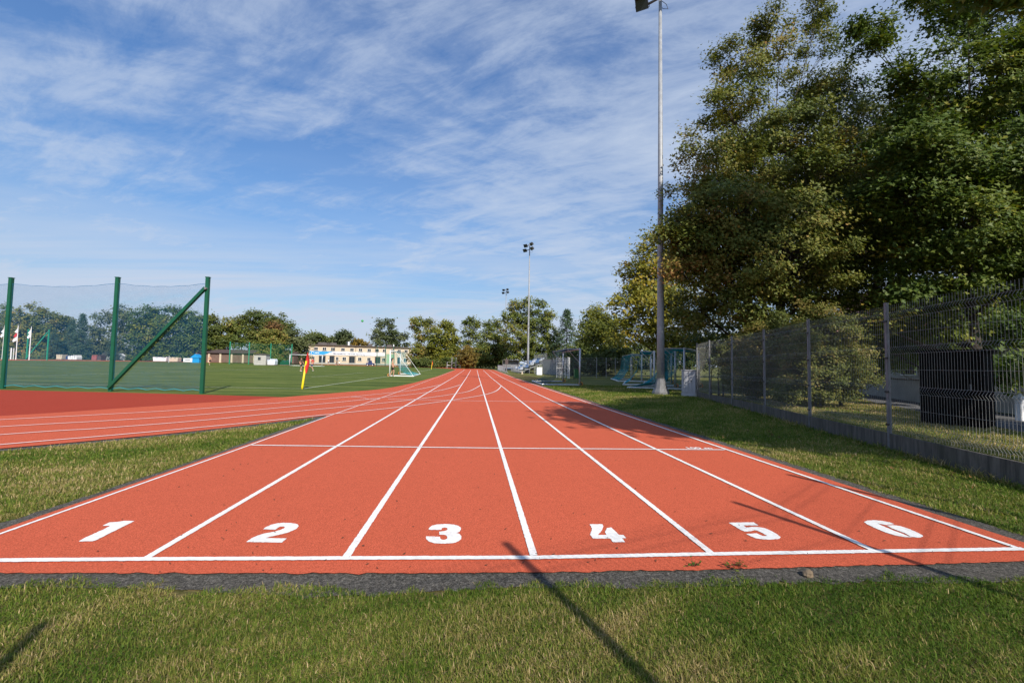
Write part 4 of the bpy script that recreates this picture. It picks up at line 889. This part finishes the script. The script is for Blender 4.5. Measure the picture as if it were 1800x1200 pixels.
for z, w_ in ((262, 100), (405, 70), (715, 92), (1130, 88), (1490, 62)): opening((z - 55) / 1645, LW * w_ / 1645, .35, fz(225), 'door', 'roof')
for z in (125, 445, 770, 1085, 1410): MB().tube([(LW * (z - 55) / 1645, -.08, .2), (LW * (z - 55) / 1645, -.08, H)], .06, 6).build('downpipe', M['roof'], t)
bx = lambda z: LW * (z - 55) / 1645
bn = MB().box(((bx(70) + bx(1255)) / 2, -.16, (fz(148) + fz(212)) / 2), (bx(1255) - bx(70), .06, fz(148) - fz(212))).build('banner', M['whitem'], t)
MB().poly([(bx(72), -.195, fz(150)), (bx(430), -.195, fz(150)), (bx(380), -.195, fz(165)), (bx(330), -.195, fz(192)), (bx(285), -.195, fz(208)), (bx(72), -.195, fz(208))], .01, (0, 1, 0)).build('blue_field', M['blue'], bn)
face = lambda x, z, y=-.205: Matrix.Translation((x, y, z)) @ Matrix.Rotation(R(90), 4, 'X')
text_mesh('lettering', 'Młodzieżowy Ośrodek Sportowy', .78, M['navy'], bn, face(bx(422), fz(198)), .01, .012, sx=(bx(940) - bx(422)) / 11.1)
text_mesh('lettering', 'MOS', .55, M['whitem'], bn, face(bx(155), fz(190)), .01, .014)
MB().tube([(bx(118) + .42 * math.cos(k * .55 - .4), -.21, fz(180) + .42 * math.sin(k * .55 - .4)) for k in range(9)], .07, 5).build('emblem', M['whitem'], bn)
MB().tube([(bx(88) + .3 * math.cos(2.6 + k * .5), -.21, fz(184) + .3 * math.sin(2.6 + k * .5)) for k in range(8)], .06, 5).build('emblem', M['whitem'], bn)
MB().box((bx(1340), -.05, (.3 + fz(172)) / 2), (bx(1410) - bx(1275), .04, fz(172) - .3)).build('green_panel', plain('pale_green_net_tint', (.30, .46, .30), .8, var=.06), t)  # added panel: gives the wall the green of the net hanging before it

a, b = base(346, 122), base(516, 122); LG = b.x - a.x; H = spot(400, 613.5, 122).z - a.z
t = thing('garage_row', 'low brown row of garages with cream posts and a dark roof', 'garages', a)
MB().box((LG / 2, 3.5, H * .36), (LG, 7, H * .72)).build('wall', M['brown'], t)
MB().poly([(-.2, -.7, H * .70), (-.2, 4, H), (-.2, 7.5, H * .70)], LG + .4, (1, 0, 0)).build('roof', M['broof'], t)
MB().poly([(-.6, -.3, H * .5), (-.6, 1.5, H * 1.02), (-.6, 3.3, H * .5)], .35, (1, 0, 0)).build('gable', M['cream'], t)
for k in range(9):
    MB().box((LG * (k + .08) / 8.6, -.16, H * .34), (.42, .34, H * .68)).build('pier', M['cream'], t)
    if k < 8: MB().box((LG * (k + .58) / 8.6, -.06, H * .3), (LG / 8.6 - .7, .12, H * .58)).build('door', M['brown'], t)
a, b = base(510, 125), base(542, 128); t = thing('boundary_wall', 'grey-beige wall between the garages and the cream building', 'wall', a)
for k in range(4): MB().box(((b.x - a.x) * (k + .5) / 4, 1.5 * (k + .5) / 2 - .2, 1.6), ((b.x - a.x) / 4 - .04, .3, 3.4)).build('wall_panel', M['concp'], t)
MB().box(((b.x - a.x) / 2, 1.3, 3.36), (b.x - a.x, .5, .12), math.atan2(3, b.x - a.x)).build('coping', M['conc'], t)
def hut(name, label, cat, u0, u1, y, vt, vb_pitch, wm, rm, door=True):
    a, b = base(u0, y), base(u1, y); W_ = b.x - a.x; h_ = spot((u0 + u1) / 2, vt, y).z - a.z; t = thing(name, label, cat, a)
    MB().box((W_ / 2, W_ * .4, h_ * vb_pitch / 2), (W_, W_ * .8, h_ * vb_pitch)).build('wall', M[wm], t)
    MB().poly([(-.15, -.2, h_ * vb_pitch), (W_ / 2, -.2, h_), (W_ + .15, -.2, h_ * vb_pitch)], W_ * .8 + .4, (0, 1, 0)).build('roof', M[rm], t)
    if door: MB().box((W_ * .45, -.04, h_ * vb_pitch * .62), (W_ * .22, .08, h_ * .25)).build('window', M['glass'], t)
    return t
hut('kiosk', 'small white kiosk in front of the green net', 'kiosk', 446, 467, 101, 621.5, .92, 'concp', 'roof')
hut('cabin', 'white cabin with a grey gabled roof by the middle net post', 'cabin', 178, 192.5, 118, 617, .55, 'whitem', 'roof')
hut('tent', 'small white tent right of the middle net post', 'tent', 203, 213, 120, 621, .65, 'whitem', 'whitem')
hut('tent', 'blue gazebo tent at the end of the garages', 'tent', 335, 349.5, 112, 622, .55, 'blue', 'blue', False)
hut('cottage', 'cream cottage with an orange roof glimpsed under the trees right of the cream building', 'house', 745, 763, 150, 625, .6, 'cream', 'tilered')
hut('cottage', 'pale cottage glimpsed left of the thin brown-green tree', 'house', 728, 738, 165, 625, .6, 'concp', 'tilered')
M['crate'] = plain('faded_red', (.30, .09, .08), .8, var=.25)
# covered heaps, boards and boxes along the far touchline
def mound(name, label, cat, u0, u1, y, vt, mat, sd, notch=0.):
    a, b = base(u0, y), base(u1, y); W_ = b.x - a.x; h_ = spot((u0 + u1) / 2, vt, y).z - a.z; r = np.random.default_rng(sd)
    t = thing(name, label, cat, a); top = [(W_ * k / 8, 0, h_ * (.72 + .28 * math.sin(k * 1.7 + sd) * r.uniform(.5, 1) - notch * (k in (3, 4, 5)))) for k in range(9)]
    MB().poly([(W_ * .04, 0, 0), (W_ * .96, 0, 0)] + top[::-1], 1.4, (0, 1, 0)).build('cover', M[mat], t, bevel=.02)
    MB().box((W_ / 2, .7, .06), (W_ * 1.02, 1.6, .12)).build('pallet', M['brown'], t); return t
mound('landing_mat', 'cream covered mat left of the dark box on the far side', 'mat', 98, 108, 110, 622, 'cream', 1)
mound('covered_box', 'dark covered box between the cream mat and the white covers', 'box', 109, 118, 111, 623, 'navy', 2)
mound('landing_mat', 'white folded cover with pointed corners, first of a pair', 'mat', 118.5, 126, 110, 623, 'whitem', 3, .35)
mound('landing_mat', 'white folded cover with pointed corners, second of a pair', 'mat', 126.5, 134, 110, 623.5, 'whitem', 4, .35)
mound('crate_stack', 'red and white stack left of the white cabin', 'crates', 160, 169, 112, 622.5, 'crate', 5)
mound('crate_stack', 'dark red stack touching the white cabin', 'crates', 170, 177, 112, 622.5, 'broof', 6)
mound('landing_mat', 'long low white cover under the diagonal brace', 'mat', 268, 292, 116, 626.5, 'whitem', 7)
mound('landing_mat', 'low cream-white cover right of the long white cover', 'mat', 296, 312, 116, 627, 'cream', 8)
mound('landing_mat', 'pale grey heap on the grass in front of the kiosk net', 'mat', 470, 483, 101, 630, 'seatw', 9)
mound('bench', 'dark green low bench heap left of the distant goal', 'bench', 492, 508, 103, 632, 'greenp', 10)
a = base(322, 108); t = thing('advert_board', 'white advertising board beside the blue gazebo', 'sign', a)
MB().box((.95, 0, .62), (1.95, .08, .9)).build('panel', M['whitem'], t); [MB().tube([(x, .05, 0), (x, .05, .9)], .03, 6).build('leg', M['galvd'], t) for x in (.2, 1.7)]
MB().box((.95, -.045, .66), (1.1, .012, .14)).build('print_line', M['galvd'], t)
p = base(296.5, 104); t = thing('marker_post', 'slim white marker post at the edge of the far track', 'post', p); MB().tube([(0, 0, 0), (0, 0, 1.45)], .05, 8).build('pole', M['whitem'], t); MB().sphere((0, 0, 1.47), .06, 8, 6).build('cap', M['whitem'], t)
# flagpoles
def flagpole(label, u, y, vt, mats, side):
    p = base(u, y); h_ = spot(u, vt, y).z - p.z; t = thing('flagpole', label, 'flagpole', p, 0, 'flagpoles on the far side')
    MB().tube([(0, 0, 0), (0, 0, h_)], [.09, .05], 8).build('pole', M['whitem'], t); MB().sphere((0, 0, h_ + .06), .1, 8, 6).build('finial', M['galvd'], t)
    for k, mt in enumerate(mats):
        z1 = h_ - .3 - k * .9; pts = [(side * .05, 0, z1), (side * (.35 + .2 * k), .1, z1 - .5), (side * (.55 + .15 * k), -.05, z1 - 1.0), (side * (.2 + .25 * k), 0, z1 - 1.2), (side * .05, .05, z1 - .8)]
        MB().poly(pts, .06, (0, 1, 0)).build('flag', M[mt], t)
flagpole('white flagpole with a drooping white flag at the picture edge', 3, 96, 572, ['whitem', 'seatw'], -1)
flagpole('white flagpole with a drooping white and red flag', 27, 96, 572, ['whitem', 'red', 'whitem'], -1)
flagpole('white flagpole with a drooping pale green flag', 50.5, 96, 574, ['whitem', 'seatw'], -1)
for i, u in enumerate((18, 22.5)):
    p = base(u, 97); t = thing('marker_post', ['thicker short white post between the flagpoles', 'thinner short white post between the flagpoles'][i], 'post', p); MB().tube([(0, 0, 0), (0, 0, 2.2)], .12 - .05 * i, 8).build('pole', M['whitem'], t); MB().sphere((0, 0, 2.2), .13 - .05 * i, 8, 6).build('cap', M['whitem'], t)

# ------------------------------------------------------------------ right-hand middle distance
a = base(899, 76); t = thing('spectator_stand', 'small open stand of white and blue seats behind the middle mast', 'stand', (6.6, 66, hgt(6.6, 66)))
fr = MB()
for k in range(5):
    fr.box((.8 * k + .4, 7, .28 + .36 * k), (.8, 14, .05))
    for y in range(0, 15, 2): fr.tube([(.8 * k + .7, y, 0), (.8 * k + .7, y, .28 + .36 * k)], .03, 5)
for y in range(0, 15, 2): fr.tube([(0, y, .1), (4, y, 1.75)], .035, 5)
fr.build('frame', M['galv'], t)
seat = None
for k in range(5):
    for j in range(10):
        o = MB().box((.8 * k + .35, .7 + 1.38 * j, .60 + .36 * k), (.42, .46, .05)).box((.8 * k + .56, .7 + 1.38 * j, .80 + .36 * k), (.05, .46, .40)).build('seat', M['seatb' if (j // 3 + k) % 2 else 'seatw'], t)
rl = MB()
for y in np.linspace(0, 14, 12): rl.tube([(-.1, y, 0), (-.1, y, 1.35)], .03, 5); rl.tube([(4.1, y, 1.4), (4.1, y, 3.1)], .03, 5)
for z in (.7, 1.35): rl.tube([(-.1, 0, z), (-.1, 14, z)], .03, 5)
for z in (2.4, 3.1): rl.tube([(4.1, 0, z), (4.1, 14, z)], .03, 5)
rl.build('railing', M['galv'], t)
def barrier():
    t = thing('crowd_barrier', '', 'barrier', (0, 0, 0), 0, 'crowd barriers beside the outer lane'); m = MB()
    m.tube([(0, 0, .15), (0, 0, 1.1), (0, 2.3, 1.1), (0, 2.3, .15)], .024, 6, closed=True); m.build('frame', M['galv'], t)
    q = MB(); [q.tube([(0, .12 + .115 * k, .15), (0, .12 + .115 * k, 1.1)], .012, 5) for k in range(19)]; q.build('bars', M['galv'], t)
    for y in (.3, 2.0): MB().tube([(-.28, y, .02), (0, y, .17), (.28, y, .02)], .024, 6).build('foot', M['galv'], t)
    return t
br = barrier()
LB = ['crowd barrier nearest to the camera beside the outer lane', 'second crowd barrier from the near end of the row', 'crowd barrier in the middle of the row', 'crowd barrier before the last in the row', 'crowd barrier at the far end of the row']
for i in range(5):
    y = 66 + 2.6 * i * 1.6; p = (4.75 - .02 * i, y, hgt(4.7, y))
    if i == 0: br.location = p; br['label'] = LB[0]
    else: dup(br, p, R(2 * i), LB[i])
p = base(947.5, 58); t = thing('storage_box', 'white waist-high box at the left end of the far mesh fence', 'box', p, R(8)); MB().box((0, 0, .5), (.72, .6, .96)).build('body', M['whitem'], t, bevel=.02); MB().box((0, 0, 1.0), (.78, .66, .06)).build('lid', M['whitem'], t, bevel=.01)
p = base(918, 62); t = thing('marker_cone', 'small cream marker cone on the verge before the middle mast', 'cone', p); MB().tube([(0, 0, .03), (0, 0, .42)], [.13, .04], 10).build('cone', M['cream'], t); MB().box((0, 0, .02), (.32, .32, .03)).build('foot', M['cream'], t)
p = base(890.5, 84); t = thing('notice_board', 'dark red-brown board on a post beside the crowd barriers', 'sign', p); MB().box((0, 0, 1.75), (.6, .08, 1.0)).build('panel', M['broof'], t, bevel=.01); MB().tube([(0, .07, 0), (0, .07, 2.5)], .05, 8).build('pole', M['galvd'], t)
p = base(898, 88); t = thing('team_shelter', 'grey team shelter left of the seat stand', 'shelter', p)
MB().box((0, .9, 1.05), (3.2, .06, 2.0)).build('back_panel', M['galvd'], t); MB().box((0, .4, 2.15), (3.3, 1.3, .06)).build('roof', M['galvd'], t); [MB().box((x, .45, 1.05), (.05, .95, 2.0)).build('side_panel', M['galvd'], t) for x in (-1.6, 1.6)]; MB().box((0, .6, .45), (3.0, .4, .06)).build('bench', M['seatb'], t)
# far mesh fence, wall behind it, gate, bin
def mesh_fence(label, pts, H, n_mid, sv=.22, r=.008):
    o = V3(*pts[0], hgt(*pts[0])); t = thing('mesh_fence', label, 'fence', o); 
    for (x0, y0), (x1, y1) in zip(pts, pts[1:]):
        for k in range(n_mid):
            f0, f1 = k / n_mid, (k + 1) / n_mid; A = V3(x0 + (x1 - x0) * f0 - o.x, y0 + (y1 - y0) * f0 - o.y, 0); B = V3(x0 + (x1 - x0) * f1 - o.x, y0 + (y1 - y0) * f1 - o.y, 0)
            A.z = hgt(A.x + o.x, A.y + o.y) - o.z; B.z = hgt(B.x + o.x, B.y + o.y) - o.z
            MB().tube([A, A + V3(0, 0, H)], .035, 6).build('post', M['galv'], t)
            P0, P1 = net_lines(A + V3(0, 0, .08), B + V3(0, 0, .08), B + V3(0, 0, H - .05), A + V3(0, 0, H - .05), sv, sv, 0); stick_obj('mesh_panel', P0, P1, r, r, M['wire'], t)
    return t
mesh_fence('grey mesh fence running behind the lone wheeled goal', [N(952.5, 62), N(1049, 48.5), N(1112, 52), N(1180, 50)], 2.3, 4)
a, b = base(955, 66), base(1004, 58); t = thing('pale_wall', 'pale grey block wall lit behind the left end of the mesh fence', 'wall', a, math.atan2(b.y - a.y, b.x - a.x)); W_ = math.hypot(b.x - a.x, b.y - a.y)
MB().box((W_ / 2, 0, 1.0), (W_, .25, 2.1)).build('wall', M['concp'], t); MB().box((W_ / 2, 0, 2.09), (W_ + .1, .33, .08)).build('coping', M['concp'], t)
p = base(978.5, 46); t = thing('gate_panel', 'white barred gate leaf leaning behind the lone wheeled goal', 'gate', p, R(12)); m = MB(); m.tube([(0, 0, .1), (0, 0, 2.15), (1.05, 0, 2.15), (1.05, 0, .1)], .035, 6, closed=True); m.build('frame', M['whitem'], t)
q = MB(); [q.tube([(.15 * k, 0, .1), (.15 * k, 0, 2.15)], .016, 5) for k in range(1, 7)]; [q.tube([(0, 0, z), (1.05, 0, z)], .016, 5) for z in (.6, 1.1, 1.6)]; q.build('bars', M['whitem'], t)
p = base(998.5, 44); t = thing('gate_panel', 'narrow white gate leaf beside the barred gate leaf', 'gate', p, R(65)); m = MB(); m.tube([(0, 0, .05), (0, 0, 2.2), (.6, 0, 2.2), (.6, 0, .05)], .045, 6, closed=True); m.build('frame', M['whitem'], t); q = MB(); [q.tube([(0, 0, z), (.6, 0, z)], .016, 5) for z in (.4, .8, 1.2, 1.6, 1.9)]; q.build('bars', M['whitem'], t)
p = base(1013.5, 45); t = thing('wheelie_bin', 'green bin behind the right post of the lone wheeled goal', 'bin', p); MB().add([(-.2, -.22, .08), (.2, -.22, .08), (.2, .22, .08), (-.2, .22, .08), (-.26, -.28, .95), (.26, -.28, .95), (.26, .28, .95), (-.26, .28, .95)], [(0, 1, 5, 4), (1, 2, 6, 5), (2, 3, 7, 6), (3, 0, 4, 7), (3, 2, 1, 0), (4, 5, 6, 7)]).build('body', M['binm'], t, bevel=.02)
MB().box((0, 0, 1.0), (.58, .62, .07)).build('lid', M['binm'], t, bevel=.02); [MB().tube([(x, .24, .1), (x + .05, .24, .1)], .1, 10).build('wheel', M['black'], t) for x in (-.25, .2)]
f = base(1060, 58)
tree('laurel_hedge', 'dark hedge behind the grey mesh fence', 'hedge', f, lobes_px(f, 58, [(u, 640 - (u - 1015) * .05 + (u % 4), 20) for u in range(1005, 1350, 17)] + [(u, 622 - (u - 1100) * .08, 24) for u in range(1110, 1360, 22)], 1., .6, 77), 'olive', .30, 42000, 301, .05, 2, .12, .12, LEAF4, .34, .62, None, None, (0, 0), .4, 3)
f = base(790, 112)
tree('laurel_hedge', 'low dark hedge along the far end of the lanes', 'hedge', f, lobes_px(f, 112, [(u, 638, 7) for u in range(728, 880, 9)], .8, .8, 78), 'olive', .4, 9000, 302, .05, 2, .25, .1, LEAF4, .6, .9, None, None, (0, 0), .4, 3)
f = base(200, 140)
tree('laurel_hedge', 'long dark hedge under the trees on the left', 'hedge', f, lobes_px(f, 140, [(u, 616 + (u % 3), 13) for u in range(-30, 350, 13)], .9, 1.5, 79), 'olive', .5, 15000, 303, .05, 3, .28, .1, LEAF4, .9, 1.3, None, None, (0, 0), .4, 3)
for u, lab in ((790, 'white exercise frame left of the tallest far frame'), (798, 'tallest white exercise frame at the far end'), (805, 'low white exercise frame by the hornbeam')):
    p = base(u, 106); t = thing('exercise_frame', lab, 'frame', p, R(u % 40)); h_ = {790: 1.5, 798: 2.6, 805: 1.6}[u]
    MB().tube([(-.6, 0, 0), (-.6, 0, h_), (.6, 0, h_), (.6, 0, 0)], .06, 6).build('frame', M['alu'], t); MB().tube([(-.6, 0, h_ * .5), (.6, 0, h_ * .5)], .05, 6).build('bar', M['whitem'], t)
# ------------------------------------------------------------------ small plants and a stone at the near edge
for i, (x, y, lab) in enumerate(((1.42, 2.80, 'tiny weed at the track edge, leftmost of three'), (1.63, 2.765, 'tallest of the three tiny weeds at the track edge'), (1.72, 2.79, 'tiny weed at the track edge, rightmost of three'))):
    t = thing('weed', lab, 'weed', (x, y, .012), i, 'weeds at the track edge'); r = np.random.default_rng(i); n = 16
    V, tt = leaf_cloud(np.zeros((1, 3)) + [0, 0, .02], np.zeros((1, 3)) + [0, 0, 1], n, np.array([.022]), .024, r, LEAF4, .6, 0, np.array([.4])); V[:, :, 2] = np.maximum(V[:, :, 2], .003)
    crown_mesh(V, tt, L['green'], t, 'leaves'); P1 = V.mean(1); stick_obj('stem', np.zeros((n, 3)), P1, .0012, .0008, M['bark'], t)
p = (2.08, 2.655); m = MB().sphere((0, 0, .012), .035, 9, 6, (1.2, .8, .7)); r = np.random.default_rng(3); m.v = [(x * r.uniform(.8, 1.2), y * r.uniform(.8, 1.2), z) for x, y, z in m.v]
o = m.build('stone', M['stone'], None); o.location = (*p, .01); o.rotation_euler = (0, 0, .6); tag(o, 'small pale stone on the grey strip beneath lane five', 'stone')

# ------------------------------------------------------------------ people
def skin_mesh(name, J, E, rad, mat, parent, sub=2, root=0):
    me = bpy.data.meshes.new(name); me.from_pydata(J, E, []); o = bpy.data.objects.new(name, me); C.objects.link(o)
    md = o.modifiers.new('skin', 'SKIN'); md.use_smooth_shade = True
    for i, q in enumerate(rad): me.skin_vertices[0].data[i].radius = (q, q)
    me.skin_vertices[0].data[root].use_root = True
    if sub: s = o.modifiers.new('sub', 'SUBSURF'); s.levels = sub; s.render_levels = sub
    bpy.context.view_layer.update(); dg = bpy.context.evaluated_depsgraph_get()
    m2 = bpy.data.meshes.new_from_object(o.evaluated_get(dg)); bpy.data.objects.remove(o); m2.name = name
    m2.materials.clear(); return link(name, m2, mat, parent, True)
def person(label, loc, rz, pose, top, shorts, scale=1., shoes='whitem', group=None):
    """pose: joints that differ from standing; the figure looks along -Y of its own frame"""
    J = dict(pel=(0, 0, .93), spi=(0, .01, 1.12), che=(0, .01, 1.33), nec=(0, .01, 1.49), hd=(0, -.005, 1.58), tp=(0, -.01, 1.70))
    for s, k in ((-1, 'l'), (1, 'r')):
        J.update({'sh' + k: (s * .17, .01, 1.42), 'el' + k: (s * .23, .03, 1.14), 'wr' + k: (s * .22, -.05, .90), 'ha' + k: (s * .215, -.07, .82),
                  'hp' + k: (s * .09, 0, .90), 'kn' + k: (s * .10, -.02, .50), 'an' + k: (s * .10, .03, .09), 'to' + k: (s * .11, -.13, .035)})
    J.update(pose); rad = dict(pel=.125, spi=.115, che=.135, nec=.052, hd=.078, tp=.070)
    for k in 'lr': rad.update({'sh' + k: .058, 'el' + k: .041, 'wr' + k: .028, 'ha' + k: .034, 'hp' + k: .088, 'kn' + k: .056, 'an' + k: .037, 'to' + k: .032})
    t = thing('person', label, 'person', loc, rz, group); t.scale = (scale,) * 3
    names = list(J); ix = {n: i for i, n in enumerate(names)}; V = [J[n] for n in names]; Rr = [rad[n] for n in names]
    E = [('pel', 'spi'), ('spi', 'che'), ('che', 'nec'), ('nec', 'hd'), ('hd', 'tp')]
    for k in 'lr': E += [('che', 'sh' + k), ('sh' + k, 'el' + k), ('el' + k, 'wr' + k), ('wr' + k, 'ha' + k), ('pel', 'hp' + k), ('hp' + k, 'kn' + k), ('kn' + k, 'an' + k), ('an' + k, 'to' + k)]
    E = [(ix[a], ix[b]) for a, b in E]
    for k in 'lr':
        h_, w_ = Vector(J['ha' + k]), Vector(J['wr' + k]); d = (h_ - w_).normalized(); s = d.cross(Vector((1, 0, 0))).normalized()
        for q, ln in ((-.028, .075), (-.010, .088), (.010, .084), (.026, .066)):
            V.append(tuple(h_ + s * q + d * ln)); Rr.append(.0085); E.append((ix['ha' + k], len(V) - 1))
        V.append(tuple(h_ * .6 + w_ * .4 + s * -.06 + d * .03)); Rr.append(.010); E.append((ix['ha' + k], len(V) - 1))
    hd, tp = Vector(J['hd']), Vector(J['tp'])
    body = skin_mesh('body', V, E, Rr, M['skin'], t, 2)
    fwd = Vector((0, -1, 0))
    fc = MB().sphere(hd + fwd * .083 + Vector((0, 0, .035)), .018, 8, 6, (.8, 1, 1.4)).build('nose', M['skin'], body, True)
    ey = MB(); [ey.sphere(hd + fwd * .072 + Vector((s * .03, 0, .06)), .012, 8, 6) for s in (-1, 1)]; ey.build('eyes', M['black'], body)
    m = MB(); [m.sphere(hd + Vector((s * .082, .01, .04)), .022, 8, 6, (.5, 1, 1.3)) for s in (-1, 1)]; m.build('ears', M['skin'], body)
    MB().sphere(tp + Vector((0, .025, -.005)), .092, 12, 8, (.95, 1.05, .85)).build('hair', M['hair'], t, True)
    def part(nm, keys, edges, grow, mat, root='pel'):
        kk = list(keys); vv = [J[q] if isinstance(q, str) else q for q in kk]; skin_mesh(nm, vv, edges, grow, mat, t, 2)
    mid = lambda a, b, f: tuple(np.array(J[a]) * (1 - f) + np.array(J[b]) * f)
    part('shorts', ['pel', 'hpl', 'hpr', mid('hpl', 'knl', .75), mid('hpr', 'knr', .75), mid('pel', 'spi', .35)], [(0, 1), (0, 2), (1, 3), (2, 4), (0, 5)], [.145, .108, .108, .088, .088, .135], M[shorts])
    if top: part('shirt', ['spi', 'che', 'shl', 'shr', mid('shl', 'ell', .6), mid('shr', 'elr', .6), mid('pel', 'spi', .2), mid('che', 'nec', .7)], [(0, 1), (1, 2), (1, 3), (2, 4), (3, 5), (0, 6), (1, 7)], [.135, .152, .072, .072, .060, .060, .15, .07], M[top])
    for k in 'lr':
        an, to = Vector(J['an' + k]), Vector(J['to' + k]); part('shoe', [tuple(an - Vector((0, 0, .045))), tuple(to)], [(0, 1)], [.048, .042], M[shoes])
    return t
run = dict(knl=(-.09, -.22, .58), anl=(-.09, .05, .28), tol=(-.09, -.02, .17), knr=(.1, .02, .50), anr=(.1, .22, .13), tor=(.1, .10, .04), ell=(-.24, .16, 1.18), wrl=(-.2, .02, 1.03), hal=(-.19, -.05, 1.06), elr=(.24, -.08, 1.17), wrr=(.16, -.28, 1.22), har=(.14, -.34, 1.27))
stride = dict(knl=(-.1, -.12, .50), anl=(-.1, -.08, .09), tol=(-.1, -.24, .035), knr=(.1, .04, .50), anr=(.1, .22, .12), tor=(.1, .10, .035), ell=(-.23, .10, 1.15), wrl=(-.2, .0, .95), hal=(-.19, -.04, .88), elr=(.23, -.06, 1.15), wrr=(.18, -.2, 1.0), har=(.17, -.26, .96))
sit = dict(pel=(0, 0, .42), spi=(0, .04, .62), che=(0, .02, .83), nec=(0, .0, 1.0), hd=(0, -.02, 1.09), tp=(0, -.03, 1.21), shl=(-.17, .0, .92), shr=(.17, 0, .92), ell=(-.23, -.06, .68), elr=(.23, -.06, .68), wrl=(-.17, -.28, .56), wrr=(.17, -.28, .56), hal=(-.15, -.36, .55), har=(.15, -.36, .55), hpl=(-.09, -.02, .42), hpr=(.09, -.02, .42), knl=(-.12, -.42, .45), knr=(.12, -.42, .45), anl=(-.12, -.40, .08), anr=(.12, -.40, .08), tol=(-.12, -.55, .035), tor=(.12, -.55, .035))
def pb(u, y): p = base(u, y); p.z += .006; return p
person('player in a dark shirt standing just left of the red corner flag', pb(529.5, 58), R(70), stride, 'cloth_dark', 'cloth_black', 1.0)
person('player in a red shirt and dark shorts running towards the corner', pb(549, 60), R(-95), run, 'cloth_red', 'navy', 1.0)
person('shirtless person in black shorts standing by the post of the teal-netted goal', pb(690.5, 44.3), R(100), stride, None, 'cloth_black', 1.03)
person('shirtless person in dark shorts walking in front of the brown garages', pb(368.5, 88), R(60), stride, None, 'cloth_black', 1.02)
person('person in a white top standing before the doors of the cream building', pb(577, 124), R(20), {}, 'cloth_white', 'navy', 1.0)
person('person in dark clothes sitting before the cream building', pb(592, 122), R(-10), sit, 'cloth_dark', 'navy', 1.0)
person('person in a white shirt sitting before the cream building', pb(596.5, 122), R(15), sit, 'cloth_white', 'cloth_black', 1.0)
for i, u in enumerate((592, 596.5)):
    p = base(u, 122.15); t = thing('stool', ['stool under the sitting person in dark clothes', 'stool under the sitting person in a white shirt'][i], 'stool', p); MB().box((0, 0, .30), (.4, .36, .04)).build('seat', M['brown'], t); [MB().tube([(x, y, 0), (x, y, .29)], .02, 5).build('leg', M['galvd'], t) for x in (-.16, .16) for y in (-.14, .14)]
# small vehicle in front of the building
p = base(651, 128); t = thing('utility_cart', 'small dark blue and white vehicle parked before the cream building', 'vehicle', p, R(4))
MB().add([(-1.1, -.55, .35), (1.1, -.55, .35), (1.1, .55, .35), (-1.1, .55, .35), (-1.1, -.55, .85), (1.0, -.55, .8), (1.0, .55, .8), (-1.1, .55, .85)], [(0, 1, 5, 4), (1, 2, 6, 5), (2, 3, 7, 6), (3, 0, 4, 7), (3, 2, 1, 0), (4, 5, 6, 7)]).build('body', M['navy'], t, bevel=.06)
MB().poly([(-.5, -.5, .82), (.45, -.5, .82), (.2, -.5, 1.5), (-.4, -.5, 1.5)], 1.0, (0, 1, 0)).build('cab', M['navy'], t, bevel=.04); MB().box((-.05, -.52, 1.15), (.5, .04, .42)).build('window', M['glass'], t)
for x in (-.7, .7):
    for y in (-.5, .5):
        wl = MB().tube([(x, y - .09, .28), (x, y + .09, .28)], .28, 14).build('wheel', M['black'], t); MB().tube([(x, y - .10, .28), (x, y + .10, .28)], .14, 10).build('rim', M['whitem'], wl)
